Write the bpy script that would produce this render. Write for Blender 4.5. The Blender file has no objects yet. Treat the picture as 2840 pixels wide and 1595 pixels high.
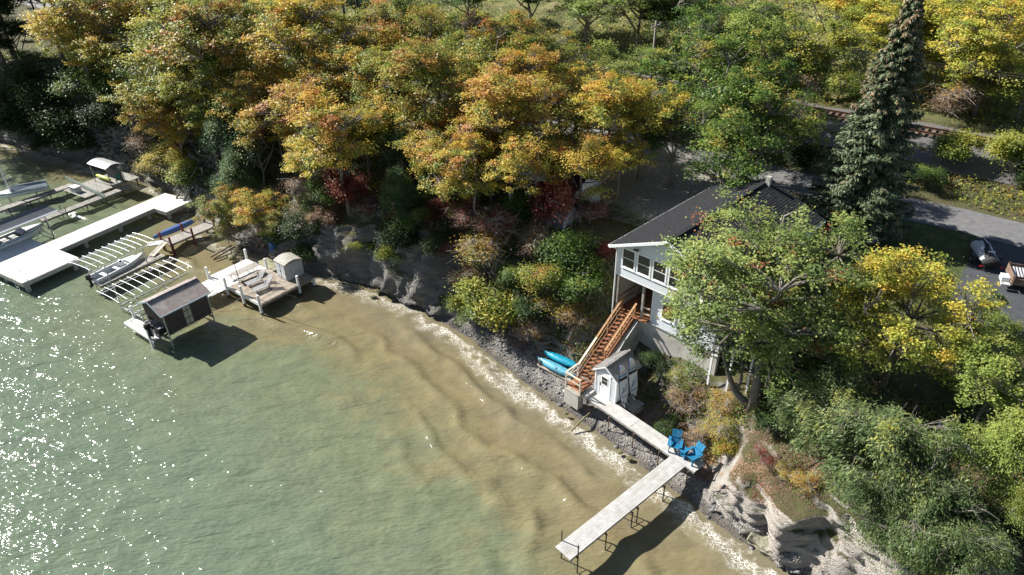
import bpy, math, random
import numpy as np
from mathutils import Vector, Matrix
R_ = math.radians
rng = np.random.default_rng(7); random.seed(7)
scene = bpy.context.scene
col = scene.collection
# ------------------------------------------------------------------ camera
FOC, CX, CY, HCAM = 1893.0, 1420.0, 797.5, 31.0          # photo is 2840 x 1595
TH, RO = R_(32.25), R_(-1.25)
_f = np.array([0, math.cos(TH), -math.sin(TH)]); _u = np.array([0, math.sin(TH), math.cos(TH)]); _r = np.array([1., 0, 0])
CR = math.cos(RO)*_r + math.sin(RO)*_u; CU = -math.sin(RO)*_r + math.cos(RO)*_u; CF = _f
cam = bpy.data.cameras.new('camera'); camo = bpy.data.objects.new('camera', cam); col.objects.link(camo)
cam.sensor_width = 36; cam.lens = 36*FOC/2840; cam.clip_end = 2000; cam.clip_start = .1
m = Matrix.Identity(4)
for i in range(3):
    m[i][0], m[i][1], m[i][2] = CR[i], CU[i], -CF[i]
m[2][3] = HCAM; camo.matrix_world = m
scene.camera = camo
# ------------------------------------------------------------------ light
SUN_EL = R_(38); SD = np.array([.88, -.475]); SD /= np.linalg.norm(SD)      # way the shadows fall
w = bpy.data.worlds.new('World'); scene.world = w; w.use_nodes = True
nt = w.node_tree; sky = nt.nodes.new('ShaderNodeTexSky'); sky.sky_type = 'NISHITA'; sky.sun_disc = False
sky.sun_elevation = SUN_EL; sky.sun_rotation = math.atan2(-SD[0], -SD[1]); sky.air_density = 1.0; sky.dust_density = .6
bg = nt.nodes['Background']; bg.inputs[1].default_value = .052
nt.links.new(sky.outputs[0], bg.inputs[0])
sl = bpy.data.lights.new('sun', 'SUN'); so = bpy.data.objects.new('sun', sl); col.objects.link(so)
sl.energy = 5.0; sl.angle = R_(.53); sl.color = (1, .965, .90)
so.rotation_euler = Vector((SD[0]*math.cos(SUN_EL), SD[1]*math.cos(SUN_EL), -math.sin(SUN_EL))).to_track_quat('-Z', 'Y').to_euler()
so.location = (-60, 40, 70)
vs = scene.view_settings; vs.view_transform = 'Standard'; vs.look = 'None'; vs.gamma = 1; vs.use_curve_mapping = False; vs.exposure = 1.05
# ------------------------------------------------------------------ geometry helpers
def ray(x, y):
    return (x-CX)/FOC*CR - (y-CY)/FOC*CU + CF
def at(x, y, z=0.):
    v = ray(x, y); t = (z-HCAM)/v[2]; return np.array([v[0]*t, v[1]*t, z])
def xf(o, ang, x, y, z=0.):
    c, s = math.cos(R_(ang)), math.sin(R_(ang)); return np.array([o[0]+c*x-s*y, o[1]+s*x+c*y, z])
class MB:
    def __init__(s): s.v = []; s.f = []; s.mi = []; s.m = 0
    def add(s, vs, fs):
        b = len(s.v); s.v += [tuple(map(float, p)) for p in vs]; s.f += [tuple(b+i for i in f) for f in fs]; s.mi += [s.m]*len(fs); return s
    def box(s, c, d, rz=0., tilt=None):
        M = Matrix.Rotation(rz, 3, 'Z')
        if tilt: M = M @ Matrix.Rotation(tilt[0], 3, tilt[1])
        vs = [Vector(c) + M @ Vector((sx*d[0]/2, sy*d[1]/2, sz*d[2]/2)) for sz in (-1, 1) for sy in (-1, 1) for sx in (-1, 1)]
        return s.add(vs, [(0,2,3,1), (4,5,7,6), (0,1,5,4), (2,6,7,3), (0,4,6,2), (1,3,7,5)])
    def b2(s, x0, x1, y0, y1, z0, z1): return s.box(((x0+x1)/2, (y0+y1)/2, (z0+z1)/2), (x1-x0, y1-y0, z1-z0))
    def beam(s, p0, p1, w, h):
        p0, p1 = Vector(p0), Vector(p1); d = (p1-p0).normalized()
        sd = d.cross(Vector((0, 0, 1)))
        sd = Vector((1, 0, 0)) if sd.length < 1e-3 else sd.normalized()
        up = sd.cross(d)
        vs = [p + a*sd*w/2 + b*up*h/2 for p in (p0, p1) for a, b in ((-1,-1), (1,-1), (1,1), (-1,1))]
        return s.add(vs, [(0,1,2,3), (7,6,5,4), (0,4,5,1), (1,5,6,2), (2,6,7,3), (3,7,4,0)])
    def tube(s, pts, rad, n=7, cap=True):
        pts = [Vector(p) for p in pts]; k = len(pts)
        if not hasattr(rad, '__len__'): rad = [rad]*k
        vs = []; a = None
        for i, p in enumerate(pts):
            d = (pts[min(i+1, k-1)] - pts[max(i-1, 0)]).normalized()
            if a is None: a = d.orthogonal().normalized()
            else:
                a = a - d*a.dot(d); a = a.normalized() if a.length > 1e-4 else d.orthogonal().normalized()
            b = d.cross(a)
            vs += [p + rad[i]*(math.cos(t)*a + math.sin(t)*b) for t in (2*math.pi*j/n for j in range(n))]
        fs = [(i*n+j, i*n+(j+1) % n, (i+1)*n+(j+1) % n, (i+1)*n+j) for i in range(k-1) for j in range(n)]
        if cap: fs += [tuple(range(n-1, -1, -1)), tuple(range((k-1)*n, k*n))]
        return s.add(vs, fs)
    def prism(s, pts, ax, a0, a1):
        # polygon in the plane of the two other axes, extruded along ax
        def mk(p, a):
            return {0: (a, p[0], p[1]), 1: (p[0], a, p[1]), 2: (p[0], p[1], a)}[ax]
        n = len(pts); vs = [mk(p, a0) for p in pts] + [mk(p, a1) for p in pts]
        return s.add(vs, [tuple(range(n-1, -1, -1)), tuple(range(n, 2*n))] + [(i, (i+1) % n, n+(i+1) % n, n+i) for i in range(n)])
    def loft(s, rings, closed=True, cap=True):
        n = len(rings[0]); vs = [p for r in rings for p in r]; k = len(rings)
        fs = [(i*n+j, i*n+(j+1) % n, (i+1)*n+(j+1) % n, (i+1)*n+j) for i in range(k-1) for j in range(n if closed else n-1)]
        if cap: fs += [tuple(range(n-1, -1, -1)), tuple(range((k-1)*n, k*n))]
        return s.add(vs, fs)
    def mesh(s, name, mats, smooth=False):
        me = bpy.data.meshes.new(name); me.from_pydata(s.v, [], s.f)
        for mm in (mats if isinstance(mats, (list, tuple)) else [mats]): me.materials.append(mm)
        if any(s.mi): me.polygons.foreach_set('material_index', s.mi)
        if smooth: me.polygons.foreach_set('use_smooth', [True]*len(me.polygons))
        me.update(); return me
    def build(s, name, mats, parent=None, smooth=False, fix=True):
        me = s.mesh(name, mats, smooth)
        if fix:
            import bmesh
            b = bmesh.new(); b.from_mesh(me); bmesh.ops.recalc_face_normals(b, faces=b.faces); b.to_mesh(me); b.free()
        return link(name, me, parent)
def link(name, me, parent=None):
    o = bpy.data.objects.new(name, me); col.objects.link(o)
    if parent is not None: o.parent = parent
    return o
def tag(o, label=None, cat=None, group=None, kind=None):
    if label: o['label'] = label
    if cat: o['category'] = cat
    if group: o['group'] = group
    if kind: o['kind'] = kind
    return o
def thing(name, label, cat, loc=(0, 0, 0), ang=0., group=None, scale=None):
    o = bpy.data.objects.new(name, None); col.objects.link(o); o.empty_display_size = .3
    o.location = loc; o.rotation_euler = (0, 0, R_(ang))
    if scale is not None: o.scale = scale
    return tag(o, label, cat, group)
def copy_tree(o, parent=None):
    c = o.copy(); col.objects.link(c); c.parent = parent
    for ch in list(o.children): copy_tree(ch, c)
    return c
def np_mesh(name, V, F, mats, attrs=None, smooth=False):
    V = np.asarray(V, np.float32); F = np.asarray(F, np.int32); k = F.shape[1]
    me = bpy.data.meshes.new(name)
    me.vertices.add(len(V)); me.vertices.foreach_set('co', V.ravel())
    me.loops.add(F.size); me.loops.foreach_set('vertex_index', F.ravel())
    me.polygons.add(len(F)); me.polygons.foreach_set('loop_start', np.arange(len(F), dtype=np.int32)*k)
    if smooth: me.polygons.foreach_set('use_smooth', np.ones(len(F), bool))
    for mm in (mats if isinstance(mats, (list, tuple)) else [mats]): me.materials.append(mm)
    for an, arr in (attrs or {}).items():
        a = me.attributes.new(an, 'FLOAT', 'POINT'); a.data.foreach_set('value', np.asarray(arr, np.float32))
    me.update(calc_edges=True); me.validate(); return me
# ------------------------------------------------------------------ numpy noise
def _h(ix, iy, iz, sd):
    n = (ix*374761393 + iy*668265263 + iz*2147483647 + sd*1274126177).astype(np.int64) & 0xffffffff
    n = ((n ^ (n >> 13))*1274126177) & 0xffffffff
    n = ((n ^ (n >> 16))*2246822519) & 0xffffffff
    return ((n ^ (n >> 15)) & 0xffff)/65535.0
def vnoise(x, y, z=None, sd=0):
    x = np.asarray(x, float); y = np.asarray(y, float); z = np.zeros_like(x) if z is None else np.asarray(z, float)
    ix, iy, iz = np.floor(x).astype(np.int64), np.floor(y).astype(np.int64), np.floor(z).astype(np.int64)
    fx, fy, fz = x-ix, y-iy, z-iz
    fx, fy, fz = [q*q*(3-2*q) for q in (fx, fy, fz)]
    r = 0
    for a in (0, 1):
        for b in (0, 1):
            for c in (0, 1):
                r = r + _h(ix+a, iy+b, iz+c, sd)*(fx if a else 1-fx)*(fy if b else 1-fy)*(fz if c else 1-fz)
    return r*2-1
def fbm(x, y, z=None, o=4, sd=0):
    r = 0; a = .55
    for k in range(o):
        q = 2.03**k; r = r + a*vnoise(np.asarray(x)*q, np.asarray(y)*q, None if z is None else np.asarray(z)*q, sd+k*17); a *= .5
    return r
# ------------------------------------------------------------------ materials
def nodes(name):
    mt = bpy.data.materials.new(name); mt.use_nodes = True; n = mt.node_tree
    return mt, n, n.nodes['Principled BSDF'], n.links.new
def N(n, typ, **kw):
    o = n.nodes.new(typ)
    for k, v in kw.items():
        if k.startswith('i_'): o.inputs[k[2:].replace('_', ' ')].default_value = v
        else: setattr(o, k, v)
    return o
def ramp(n, stops, interp='LINEAR'):
    r = n.nodes.new('ShaderNodeValToRGB'); e = r.color_ramp; e.interpolation = interp
    while len(e.elements) < len(stops): e.elements.new(.5)
    for el, (p, c) in zip(e.elements, stops): el.position = p; el.color = (*c, 1)
    return r
_mc = {}
def mat(name, c, rough=.6, var=.2, scale=4., bump=.15, metal=0., spec=.4, stretch=(1, 1, 1), c2=None, dirt=None, fine=40.):
    if name in _mc: return _mc[name]
    mt, n, p, L = nodes(name)
    tc = N(n, 'ShaderNodeTexCoord'); mp = N(n, 'ShaderNodeMapping'); mp.inputs['Scale'].default_value = stretch
    L(tc.outputs['Object'], mp.inputs[0])
    no = N(n, 'ShaderNodeTexNoise', i_Scale=scale, i_Detail=6., i_Roughness=.65); L(mp.outputs[0], no.inputs[0])
    oi = N(n, 'ShaderNodeObjectInfo')
    c = np.array(c); lo = c*(1-var); hi = np.minimum(c*(1+var), 1) if c2 is None else np.array(c2)
    r = ramp(n, [(.3, tuple(lo)), (.7, tuple(hi))]); L(no.outputs[0], r.inputs[0])
    mx = N(n, 'ShaderNodeMixRGB', blend_type='MULTIPLY'); mx.inputs[0].default_value = 1
    rr = ramp(n, [(0, (1-var*.6,)*3), (1, (1+var*.2,)*3)]); L(oi.outputs['Random'], rr.inputs[0])
    L(r.outputs[0], mx.inputs[1]); L(rr.outputs[0], mx.inputs[2]); out = mx.outputs[0]
    if dirt is not None:
        n2 = N(n, 'ShaderNodeTexNoise', i_Scale=scale*.35, i_Detail=8., i_Roughness=.75); L(tc.outputs['Object'], n2.inputs[0])
        r2 = ramp(n, [(.5, (0,)*3), (.72, (1,)*3)]); L(n2.outputs[0], r2.inputs[0])
        m2 = N(n, 'ShaderNodeMixRGB'); L(r2.outputs[0], m2.inputs[0]); L(out, m2.inputs[1]); m2.inputs[2].default_value = (*dirt, 1); out = m2.outputs[0]
    L(out, p.inputs['Base Color'])
    p.inputs['Roughness'].default_value = rough; p.inputs['Metallic'].default_value = metal; p.inputs['Specular IOR Level'].default_value = spec
    if bump:
        nb = N(n, 'ShaderNodeTexNoise', i_Scale=fine, i_Detail=4.); L(mp.outputs[0], nb.inputs[0])
        b = N(n, 'ShaderNodeBump', i_Strength=bump, i_Distance=.02); L(nb.outputs[0], b.inputs['Height']); L(b.outputs[0], p.inputs['Normal'])
    _mc[name] = mt; return mt
WHITE = mat('white_paint', (.80, .80, .78), .45, .06, 2, .08, dirt=(.62, .60, .55))
SIDING = mat('white_siding', (.63, .665, .70), .5, .04, 1.2, .05)
TRIM = mat('white_trim', (.84, .85, .86), .45, .03, 2, .03)
GREYW = mat('weathered_wood', (.36, .33, .29), .85, .35, 2.5, .4, stretch=(1, 8, 8), c2=(.52, .49, .44), dirt=(.22, .19, .16))
GREYW2 = mat('old_dock_wood', (.27, .25, .225), .85, .35, 3, .4, c2=(.46, .44, .40), dirt=(.16, .14, .12))
COMPO = mat('grey_deck_board', (.42, .41, .395), .75, .14, 3, .2, stretch=(1, 1, 1), c2=(.53, .52, .50), dirt=(.34, .32, .29))
DECKB = mat('brown_deck_board', (.26, .21, .16), .8, .3, 2.5, .35, c2=(.42, .36, .29))
WDECK = mat('worn_white_deck', (.66, .65, .61), .65, .12, 3, .2, dirt=(.48, .45, .40))
RUST = mat('rust_stained_wood', (.24, .095, .042), .75, .35, 5, .3, c2=(.36, .16, .075))
RAILW = mat('stained_rail_wood', (.33, .165, .065), .7, .25, 5, .25, c2=(.46, .25, .11))
PALEW = mat('pale_lumber', (.60, .50, .38), .7, .2, 6, .25, c2=(.74, .66, .54))
CONC = mat('concrete', (.46, .44, .40), .85, .15, 3, .3, dirt=(.28, .26, .22))
CONCW = mat('white_concrete', (.66, .65, .615), .75, .1, .8, .2, dirt=(.55, .535, .49))
METAL = mat('galvanised_metal', (.50, .51, .52), .4, .15, 8, .1, metal=.75)
ALU = mat('pale_aluminium', (.72, .73, .74), .4, .08, 8, .05, metal=.35)
DKMET = mat('dark_metal', (.07, .062, .056), .6, .3, 12, .1, metal=.3)
RUSTM = mat('rusty_steel', (.16, .075, .045), .8, .4, 9, .3, metal=.2)
REDP = mat('red_brown_post', (.17, .035, .03), .7, .25, 6, .3)
GLASS = mat('dark_glass', (.016, .02, .025), .06, .2, 2, 0, spec=.8)
BLACK = mat('black_plastic', (.018, .018, .02), .4, .2, 6, .05)
BLUEC = mat('blue_plastic', (.014, .17, .33), .5, .18, 5, .05, dirt=(.04, .21, .36))
ROOFD = mat('dark_roof_shingle', (.018, .0185, .021), .9, .4, 7, .5, c2=(.045, .046, .051), spec=.2)
ROOFG = mat('grey_roof_shingle', (.17, .165, .16), .88, .35, 5, .4, c2=(.27, .26, .25))
BROWNR = mat('brown_corrugated_roof', (.33, .275, .255), .6, .25, 3, .2, dirt=(.48, .45, .43))
BROWNW = mat('dark_brown_siding', (.075, .055, .055), .6, .15, 3, .1)
TURQ = mat('turquoise_hull', (.004, .22, .38), .4, .2, 3, .05, c2=(.01, .36, .48), dirt=(.02, .16, .30))
TURQ2 = mat('light_blue_hull', (.05, .30, .44), .4, .25, 3, .05, c2=(.16, .44, .56), dirt=(.03, .10, .16))
CANOE = mat('blue_canoe_hull', (.09, .17, .42), .4, .12, 2, .05)
LIMEK = mat('lime_kayak_hull', (.52, .62, .12), .4, .1, 2, .05)
BOATW = mat('white_gelcoat', (.72, .74, .76), .25, .05, 2, .02, spec=.6)
BOATB = mat('blue_boat_stripe', (.10, .26, .36), .3, .1, 2, .02)
TARP = mat('grey_blue_tarp', (.20, .26, .30), .7, .2, 4, .3)
GREYT = mat('grey_metal_roof', (.15, .165, .185), .5, .15, 2, .05, metal=.2)
GREENP = mat('green_plastic', (.04, .17, .12), .5, .15, 4, .05)
RESIN = mat('pale_resin', (.46, .47, .465), .65, .1, 3, .1, dirt=(.36, .355, .33))
RESINT = mat('stained_resin_roof', (.36, .34, .30), .75, .22, 4, .2, dirt=(.22, .20, .16))
LOUNG = mat('grey_sling', (.30, .30, .30), .6, .15, 6, .1)
BARK = mat('grey_bark', (.17, .145, .12), .9, .35, 6, .8, stretch=(3, 3, .6), c2=(.30, .265, .23), fine=14)
BARKD = mat('dark_bark', (.065, .052, .043), .9, .35, 6, .8, stretch=(3, 3, .6), fine=14)
BARKW = mat('pale_birch_bark', (.46, .43, .38), .8, .25, 5, .4, stretch=(1, 1, 3), c2=(.66, .63, .57), dirt=(.16, .14, .12))
TWIG = mat('dry_twig', (.30, .26, .22), .9, .3, 6, 0, c2=(.42, .38, .33))
STONEP = mat('pale_stone', (.40, .385, .36), .85, .35, 3, .5, c2=(.56, .54, .51))
STONED = mat('dark_beach_stone', (.085, .082, .085), .55, .5, 3, .4, c2=(.22, .21, .21))
STONEM = mat('mossy_stone', (.16, .15, .07), .8, .4, 3, .4, c2=(.26, .25, .12))
SHALE = mat('grey_shale', (.26, .245, .225), .92, .4, 1.6, 1.0, c2=(.40, .365, .315), stretch=(1, 1, 3.5), dirt=(.19, .165, .13), fine=9.)
def leafmat(name, stops, trans=.42, nscale=.6):
    mt, n, p, L = nodes(name)
    at_ = N(n, 'ShaderNodeAttribute', attribute_name='tint'); oi = N(n, 'ShaderNodeObjectInfo')
    tc = N(n, 'ShaderNodeTexCoord'); no = N(n, 'ShaderNodeTexNoise', i_Scale=nscale, i_Detail=2.); L(tc.outputs['Object'], no.inputs[0])
    a = N(n, 'ShaderNodeMath', operation='MULTIPLY_ADD'); L(no.outputs[0], a.inputs[0]); a.inputs[1].default_value = 1.5; a.inputs[2].default_value = -.75
    b = N(n, 'ShaderNodeMath', operation='ADD'); L(a.outputs[0], b.inputs[0]); L(at_.outputs['Fac'], b.inputs[1])
    c = N(n, 'ShaderNodeMath', operation='MULTIPLY_ADD'); L(oi.outputs['Random'], c.inputs[0]); c.inputs[1].default_value = .2; L(b.outputs[0], c.inputs[2])
    d = N(n, 'ShaderNodeMath', operation='ADD'); L(c.outputs[0], d.inputs[0]); d.inputs[1].default_value = -.1
    r = ramp(n, stops); L(d.outputs[0], r.inputs[0]); L(r.outputs[0], p.inputs['Base Color'])
    p.inputs['Roughness'].default_value = .5; p.inputs['Specular IOR Level'].default_value = .36
    tr = N(n, 'ShaderNodeBsdfTranslucent'); L(r.outputs[0], tr.inputs[0])
    mx = N(n, 'ShaderNodeMixShader'); mx.inputs[0].default_value = trans
    L(p.outputs[0], mx.inputs[1]); L(tr.outputs[0], mx.inputs[2]); L(mx.outputs[0], n.nodes['Material Output'].inputs[0])
    return mt
G0, G1, G2 = (.045, .085, .022), (.10, .165, .032), (.21, .28, .055)
YG, Y, YO, OR, RO_, PK = (.42, .42, .075), (.66, .50, .075), (.62, .38, .07), (.48, .20, .06), (.27, .04, .035), (.58, .34, .17)
LM = {
 'gold': leafmat('gold_leaves', [(0, G1), (.18, G2), (.36, YG), (.6, Y), (.85, YO), (1, OR)]),
 'orange': leafmat('orange_leaves', [(0, G1), (.2, YG), (.45, (.58, .44, .08)), (.68, YO), (.9, OR), (1, PK)]),
 'olive': leafmat('olive_gold_leaves', [(0, G1), (.25, G2), (.5, YG), (.75, (.38, .28, .05)), (1, OR)]),
 'yellow': leafmat('yellow_leaves', [(0, G2), (.25, YG), (.5, (.64, .51, .08)), (.8, (.66, .46, .07)), (1, OR)]),
 'lemon': leafmat('lemon_leaves', [(0, G2), (.3, (.36, .40, .07)), (.55, (.54, .52, .09)), (.8, (.68, .57, .09)), (1, YO)]),
 'yellowgreen': leafmat('yellow_green_leaves', [(0, G1), (.3, G2), (.6, YG), (.85, (.42, .38, .06)), (1, Y)]),
 'green': leafmat('green_leaves', [(0, G0), (.3, (.085, .16, .03)), (.7, (.17, .27, .05)), (.9, YG), (1, (.40, .33, .07))]),
 'lightgreen': leafmat('light_green_leaves', [(0, G1), (.3, G2), (.7, (.31, .38, .09)), (1, (.42, .44, .10))]),
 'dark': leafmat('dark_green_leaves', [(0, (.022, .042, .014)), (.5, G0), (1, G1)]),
 'locust': leafmat('blue_green_leaves', [(0, (.035, .08, .035)), (.5, (.08, .155, .055)), (1, (.20, .27, .075))]),
 'willow': leafmat('grey_green_leaves', [(0, (.06, .10, .035)), (.5, (.15, .215, .075)), (.85, (.31, .37, .17)), (1, YG)]),
 'red': leafmat('red_leaves', [(0, (.09, .04, .03)), (.35, (.20, .05, .04)), (.65, (.30, .075, .06)), (.85, (.36, .13, .08)), (1, OR)]),
 'oak': leafmat('oak_leaves', [(0, (.09, .15, .045)), (.3, (.20, .28, .075)), (.65, (.35, .43, .13)), (.9, (.44, .47, .14)), (.97, (.45, .30, .08)), (1, (.42, .15, .07))]),
 'rustleaf': leafmat('rust_brown_litter', [(0, (.12, .065, .04)), (.5, (.26, .135, .08)), (1, (.40, .25, .15))], .15),
 'brush': leafmat('brown_brush_leaves', [(0, (.12, .07, .045)), (.4, (.24, .14, .08)), (.7, (.33, .22, .10)), (1, YO)]),
 'spruce': leafmat('spruce_needles', [(0, (.045, .072, .035)), (.5, (.105, .145, .072)), (.85, (.20, .235, .125)), (1, (.34, .22, .13))], .15),
}
# ================================================================== terrain
UU = np.array([-.7766, .63]); NN = np.array([.63, .7766])      # along the shore (leftwards), inland
SH_S = [-60, -15, 2.7, 5.9, 10.2, 15.9, 23.3, 29.1, 34.7, 40.7, 47.3, 53.9, 60.5, 66.4, 72.5, 81.4, 90.2, 102, 110, 118, 132, 220]
SH_D = [21, 23.8, 25.2, 25.6, 26.5, 27.8, 29.0, 30.4, 31.0, 30.8, 28.9, 28.3, 27.5, 29.3, 31.0, 30.2, 29.1, 27.3, 25.3, 20, 14, 8]  # tail bulges out as an unseen headland, added so its trees shade the water
def shore(s): return np.interp(s, SH_S, SH_D)
def sd(p): return float(np.dot(p[:2], UU)), float(np.dot(p[:2], NN))
def wd(s, d, z=0.): q = s*UU + d*NN; return np.array([q[0], q[1], z])
SECT = [
 (-15, [(1, .4), (1.5, 1.3), (2.3, 3.2), (3.6, 4.3), (6, 5.6), (10, 6.4)]),
 (1,   [(.8, .35), (1.1, 1.4), (1.9, 3.3), (3.4, 4.4), (6, 5.4), (10, 6.2)]),
 (4.8, [(.8, .35), (1.15, 1.2), (1.9, 2.9), (3.6, 3.7), (6, 4.4), (10, 5.8)]),
 (6.8, [(.8, .4), (1.2, 1.1), (1.9, 2.7), (4, 3.4), (6, 3.9), (10, 5.7)]),
 (8.8, [(1.2, .4), (2.4, .75), (3.2, 1.4), (4.4, 2.6), (6, 3.5), (9, 5.0), (13, 6.2)]),
 (11,  [(1.6, .35), (3.6, .8), (4.6, 1.5), (6.6, 3.4), (9.5, 4.8), (13, 6.2)]),
 (17,  [(1.6, .4), (3.4, .9), (4.6, 1.6), (6.2, 3.3), (9.5, 4.7), (13, 6.2)]),
 (21.5, [(1.4, .5), (2.8, .95), (3.6, 1.7), (5.2, 3.9), (8, 5.8), (12, 6.6)]),
 (26,  [(1.0, .4), (2.4, .9), (3.2, 1.9), (4.2, 4.2), (6, 5.9), (10, 6.8)]),
 (31,  [(.8, .3), (1.7, .8), (2.2, 2.2), (2.9, 4.8), (4.5, 6.0), (9, 6.9)]),
 (37,  [(.5, .3), (.9, 1.0), (1.3, 3.4), (2.0, 5.4), (3.5, 6.2), (8, 7)]),
 (44,  [(.4, .2), (.8, .9), (1.2, 3.2), (1.9, 5.0), (3.6, 6.1), (8, 7)]),
 (50,  [(.6, .3), (1.3, 1.2), (2.4, 4.2), (4, 5.8), (9, 6.9)]),
 (56,  [(1.2, .3), (2.6, .8), (4.2, 2.2), (7, 4.8), (11, 7)]),
 (63,  [(1.0, .3), (2.4, 1.2), (4.5, 3.6), (8, 6.6), (12, 7.3)]),
 (72,  [(.6, .4), (1.4, 1.4), (3.2, 4.2), (6, 6.8), (11, 7.6)]),
 (90,  [(.6, .4), (1.2, 1.8), (3, 5.2), (6, 7.6), (11, 8.2)]),
 (130, [(.6, .4), (1.2, 1.8), (3, 5.2), (6, 7.8), (11, 8.4)]),
]
FARP = [(50, 7.2), (54, 7.45), (58.6, 7.45), (62, 7.7), (65.6, 9.2), (72.5, 9.25), (75, 8.7), (81, 9.4), (100, 14.5), (140, 27), (300, 70)]
_ss = np.array([a for a, _ in SECT], float)
def Tz(s, d):
    s = np.asarray(s, float); d = np.asarray(d, float); t = d - shore(s)
    sc = np.clip(s, _ss[0], _ss[-1]-1e-6); k = np.clip(np.searchsorted(_ss, sc, 'right')-1, 0, len(SECT)-2)
    fr = (sc-_ss[k])/(_ss[k+1]-_ss[k]); fr = fr*fr*(3-2*fr)
    fz = np.interp(d, [a for a, _ in FARP], [b for _, b in FARP])
    out = np.zeros_like(t)
    for i, (_, pr) in enumerate(SECT):
        wgt = np.where(k == i, 1-fr, 0)+np.where(k+1 == i, fr, 0)
        if not np.any(wgt): continue
        tt = [-40, -3, 0]+[a for a, _ in pr]+[18.]; zz = [-6, -.7, 0]+[b for _, b in pr]+[7.0]
        out = out + wgt*np.interp(t, tt, zz)
    bl = np.clip((d-46)/4, 0, 1)
    return out*(1-bl)+fz*bl
def ground_z(x, y): p = (x, y); return float(Tz(*sd(p)))
def ray_ground(px, py, h=0.):
    """first point of the viewing ray through a photo pixel that is h above the ground"""
    v = ray(px, py); k = np.linspace(15, 330, 2600); P = np.array([0, 0, HCAM])+k[:, None]*v
    g = P[:, 2]-Tz(P[:, :2] @ UU, P[:, :2] @ NN)-h
    i = int(np.argmax(g <= 0)) if np.any(g <= 0) else len(k)-1
    return P[i]
sg = np.concatenate([np.arange(-40, -12, 1.2), np.arange(-12, 62, .21), np.arange(62, 116, .6), np.arange(116, 221, 4.)])
tg = np.concatenate([np.arange(-3, 0, .6), np.arange(0, 4, .075), np.arange(4, 8, .18), np.arange(8, 20, .5), np.arange(20, 46, 1.), np.arange(46, 250, 5.)])
S, Tt = np.meshgrid(sg, tg, indexing='ij'); Dd = shore(S)+Tt
Z = Tz(S, Dd)
dzdt = (Tz(S, Dd+.25)-Tz(S, Dd-.25))/.5
X = S*UU[0]+Dd*NN[0]; Yv = S*UU[1]+Dd*NN[1]
stp = np.clip((dzdt-.35)/1.1, 0, 1)*np.clip(Tt/.8, 0, 1)
ns = fbm(X*.5, Yv*.5, Z*.5, 4, 3)*.9 + fbm(X*1.7, Yv*1.7, Z*2.6, 3, 9)*.32
strata = np.abs(((Z*1.9+fbm(X*.35, Yv*.35, None, 2, 5)*1.6) % 1)-.5)*.3
gul = np.abs(vnoise(S*.55, Z*.18, None, 31))*.7
off = stp*(ns*np.where(S < 9, .75, 1.35)+strata*np.where(S < 9, 2.6, 1.8)+gul*1.5-.3+np.abs(fbm(X*.9, Yv*.9, Z*.5, 3, 88))*.7)
X2 = X-off*NN[0]+stp*fbm(X*1.1, Yv*1.1, Z*1.1, 3, 21)*.3*UU[0]
Y2 = Yv-off*NN[1]+stp*fbm(X*1.1, Yv*1.1, Z*1.1, 3, 21)*.3*UU[1]
rough = np.clip((Tt-.5)/2, 0, 1)*np.where((Tt > 13) & (Dd < 62), .0, 1.)*np.where((Dd > 64) & (Dd < 74), 0, 1.)
beachr = np.clip(Tt/.5, 0, 1)*np.clip(1-Tt/6, 0, 1)*.08
hst = .52+.1*vnoise(S*.2, S*0, None, 91); ph_ = Z/hst+fbm(X*.4, Yv*.4, None, 3, 92)*.8; fr_ = ph_-np.floor(ph_); terr_ = (fr_**3-fr_)*hst*np.clip(stp*1.5, 0, 1)*np.where(S < 9, 1.0, .55)
Z2 = Z + terr_ + rough*(fbm(X*.45, Yv*.45, None, 4, 40)*np.where(Dd > 74, .8, .30)) + beachr*fbm(X*1.5, Yv*1.5, None, 3, 41)
ni, nj = S.shape; idx = np.arange(ni*nj).reshape(ni, nj)
F = np.stack([idx[:-1, :-1], idx[:-1, 1:], idx[1:, 1:], idx[1:, :-1]], -1).reshape(-1, 4)
V = np.stack([X2, Y2, Z2], -1).reshape(-1, 3)
mt, n, p, L = nodes('shore_ground')
tc = N(n, 'ShaderNodeTexCoord'); ge = N(n, 'ShaderNodeNewGeometry'); sx = N(n, 'ShaderNodeSeparateXYZ'); L(ge.outputs['Normal'], sx.inputs[0])
an = N(n, 'ShaderNodeAttribute', attribute_name='tin')
def noise(sc, det=6., ro=.65, vec=None, dist=0.):
    o = N(n, 'ShaderNodeTexNoise', i_Scale=sc, i_Detail=det, i_Roughness=ro, i_Distortion=dist); L(vec or tc.outputs['Object'], o.inputs[0]); return o.outputs[0]
mp = N(n, 'ShaderNodeMapping'); mp.inputs['Scale'].default_value = (.5, .5, 3.2); L(tc.outputs['Object'], mp.inputs[0])
rock = ramp(n, [(.25, (.09, .088, .088)), (.42, (.19, .183, .175)), (.58, (.28, .262, .24)), (.75, (.42, .38, .33))]); L(noise(1.4, 9., .72, mp.outputs[0], .6), rock.inputs[0])
lit = ramp(n, [(.25, (.055, .042, .026)), (.42, (.115, .085, .05)), (.55, (.085, .10, .035)), (.68, (.20, .145, .085)), (.8, (.27, .155, .075))]); L(noise(2.2, 10., .75), lit.inputs[0])
vo = N(n, 'ShaderNodeTexVoronoi', i_Scale=17.); L(tc.outputs['Object'], vo.inputs[0])
gr = ramp(n, [(.0, (.045, .042, .042)), (.5, (.14, .135, .135)), (.85, (.24, .23, .225)), (1, (.42, .40, .39))]); L(vo.outputs['Color'], gr.inputs[0])
sandn = ramp(n, [(.35, (0, 0, 0)), (.6, (1, 1, 1))]); L(noise(.9, 5.), sandn.inputs[0])
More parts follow.
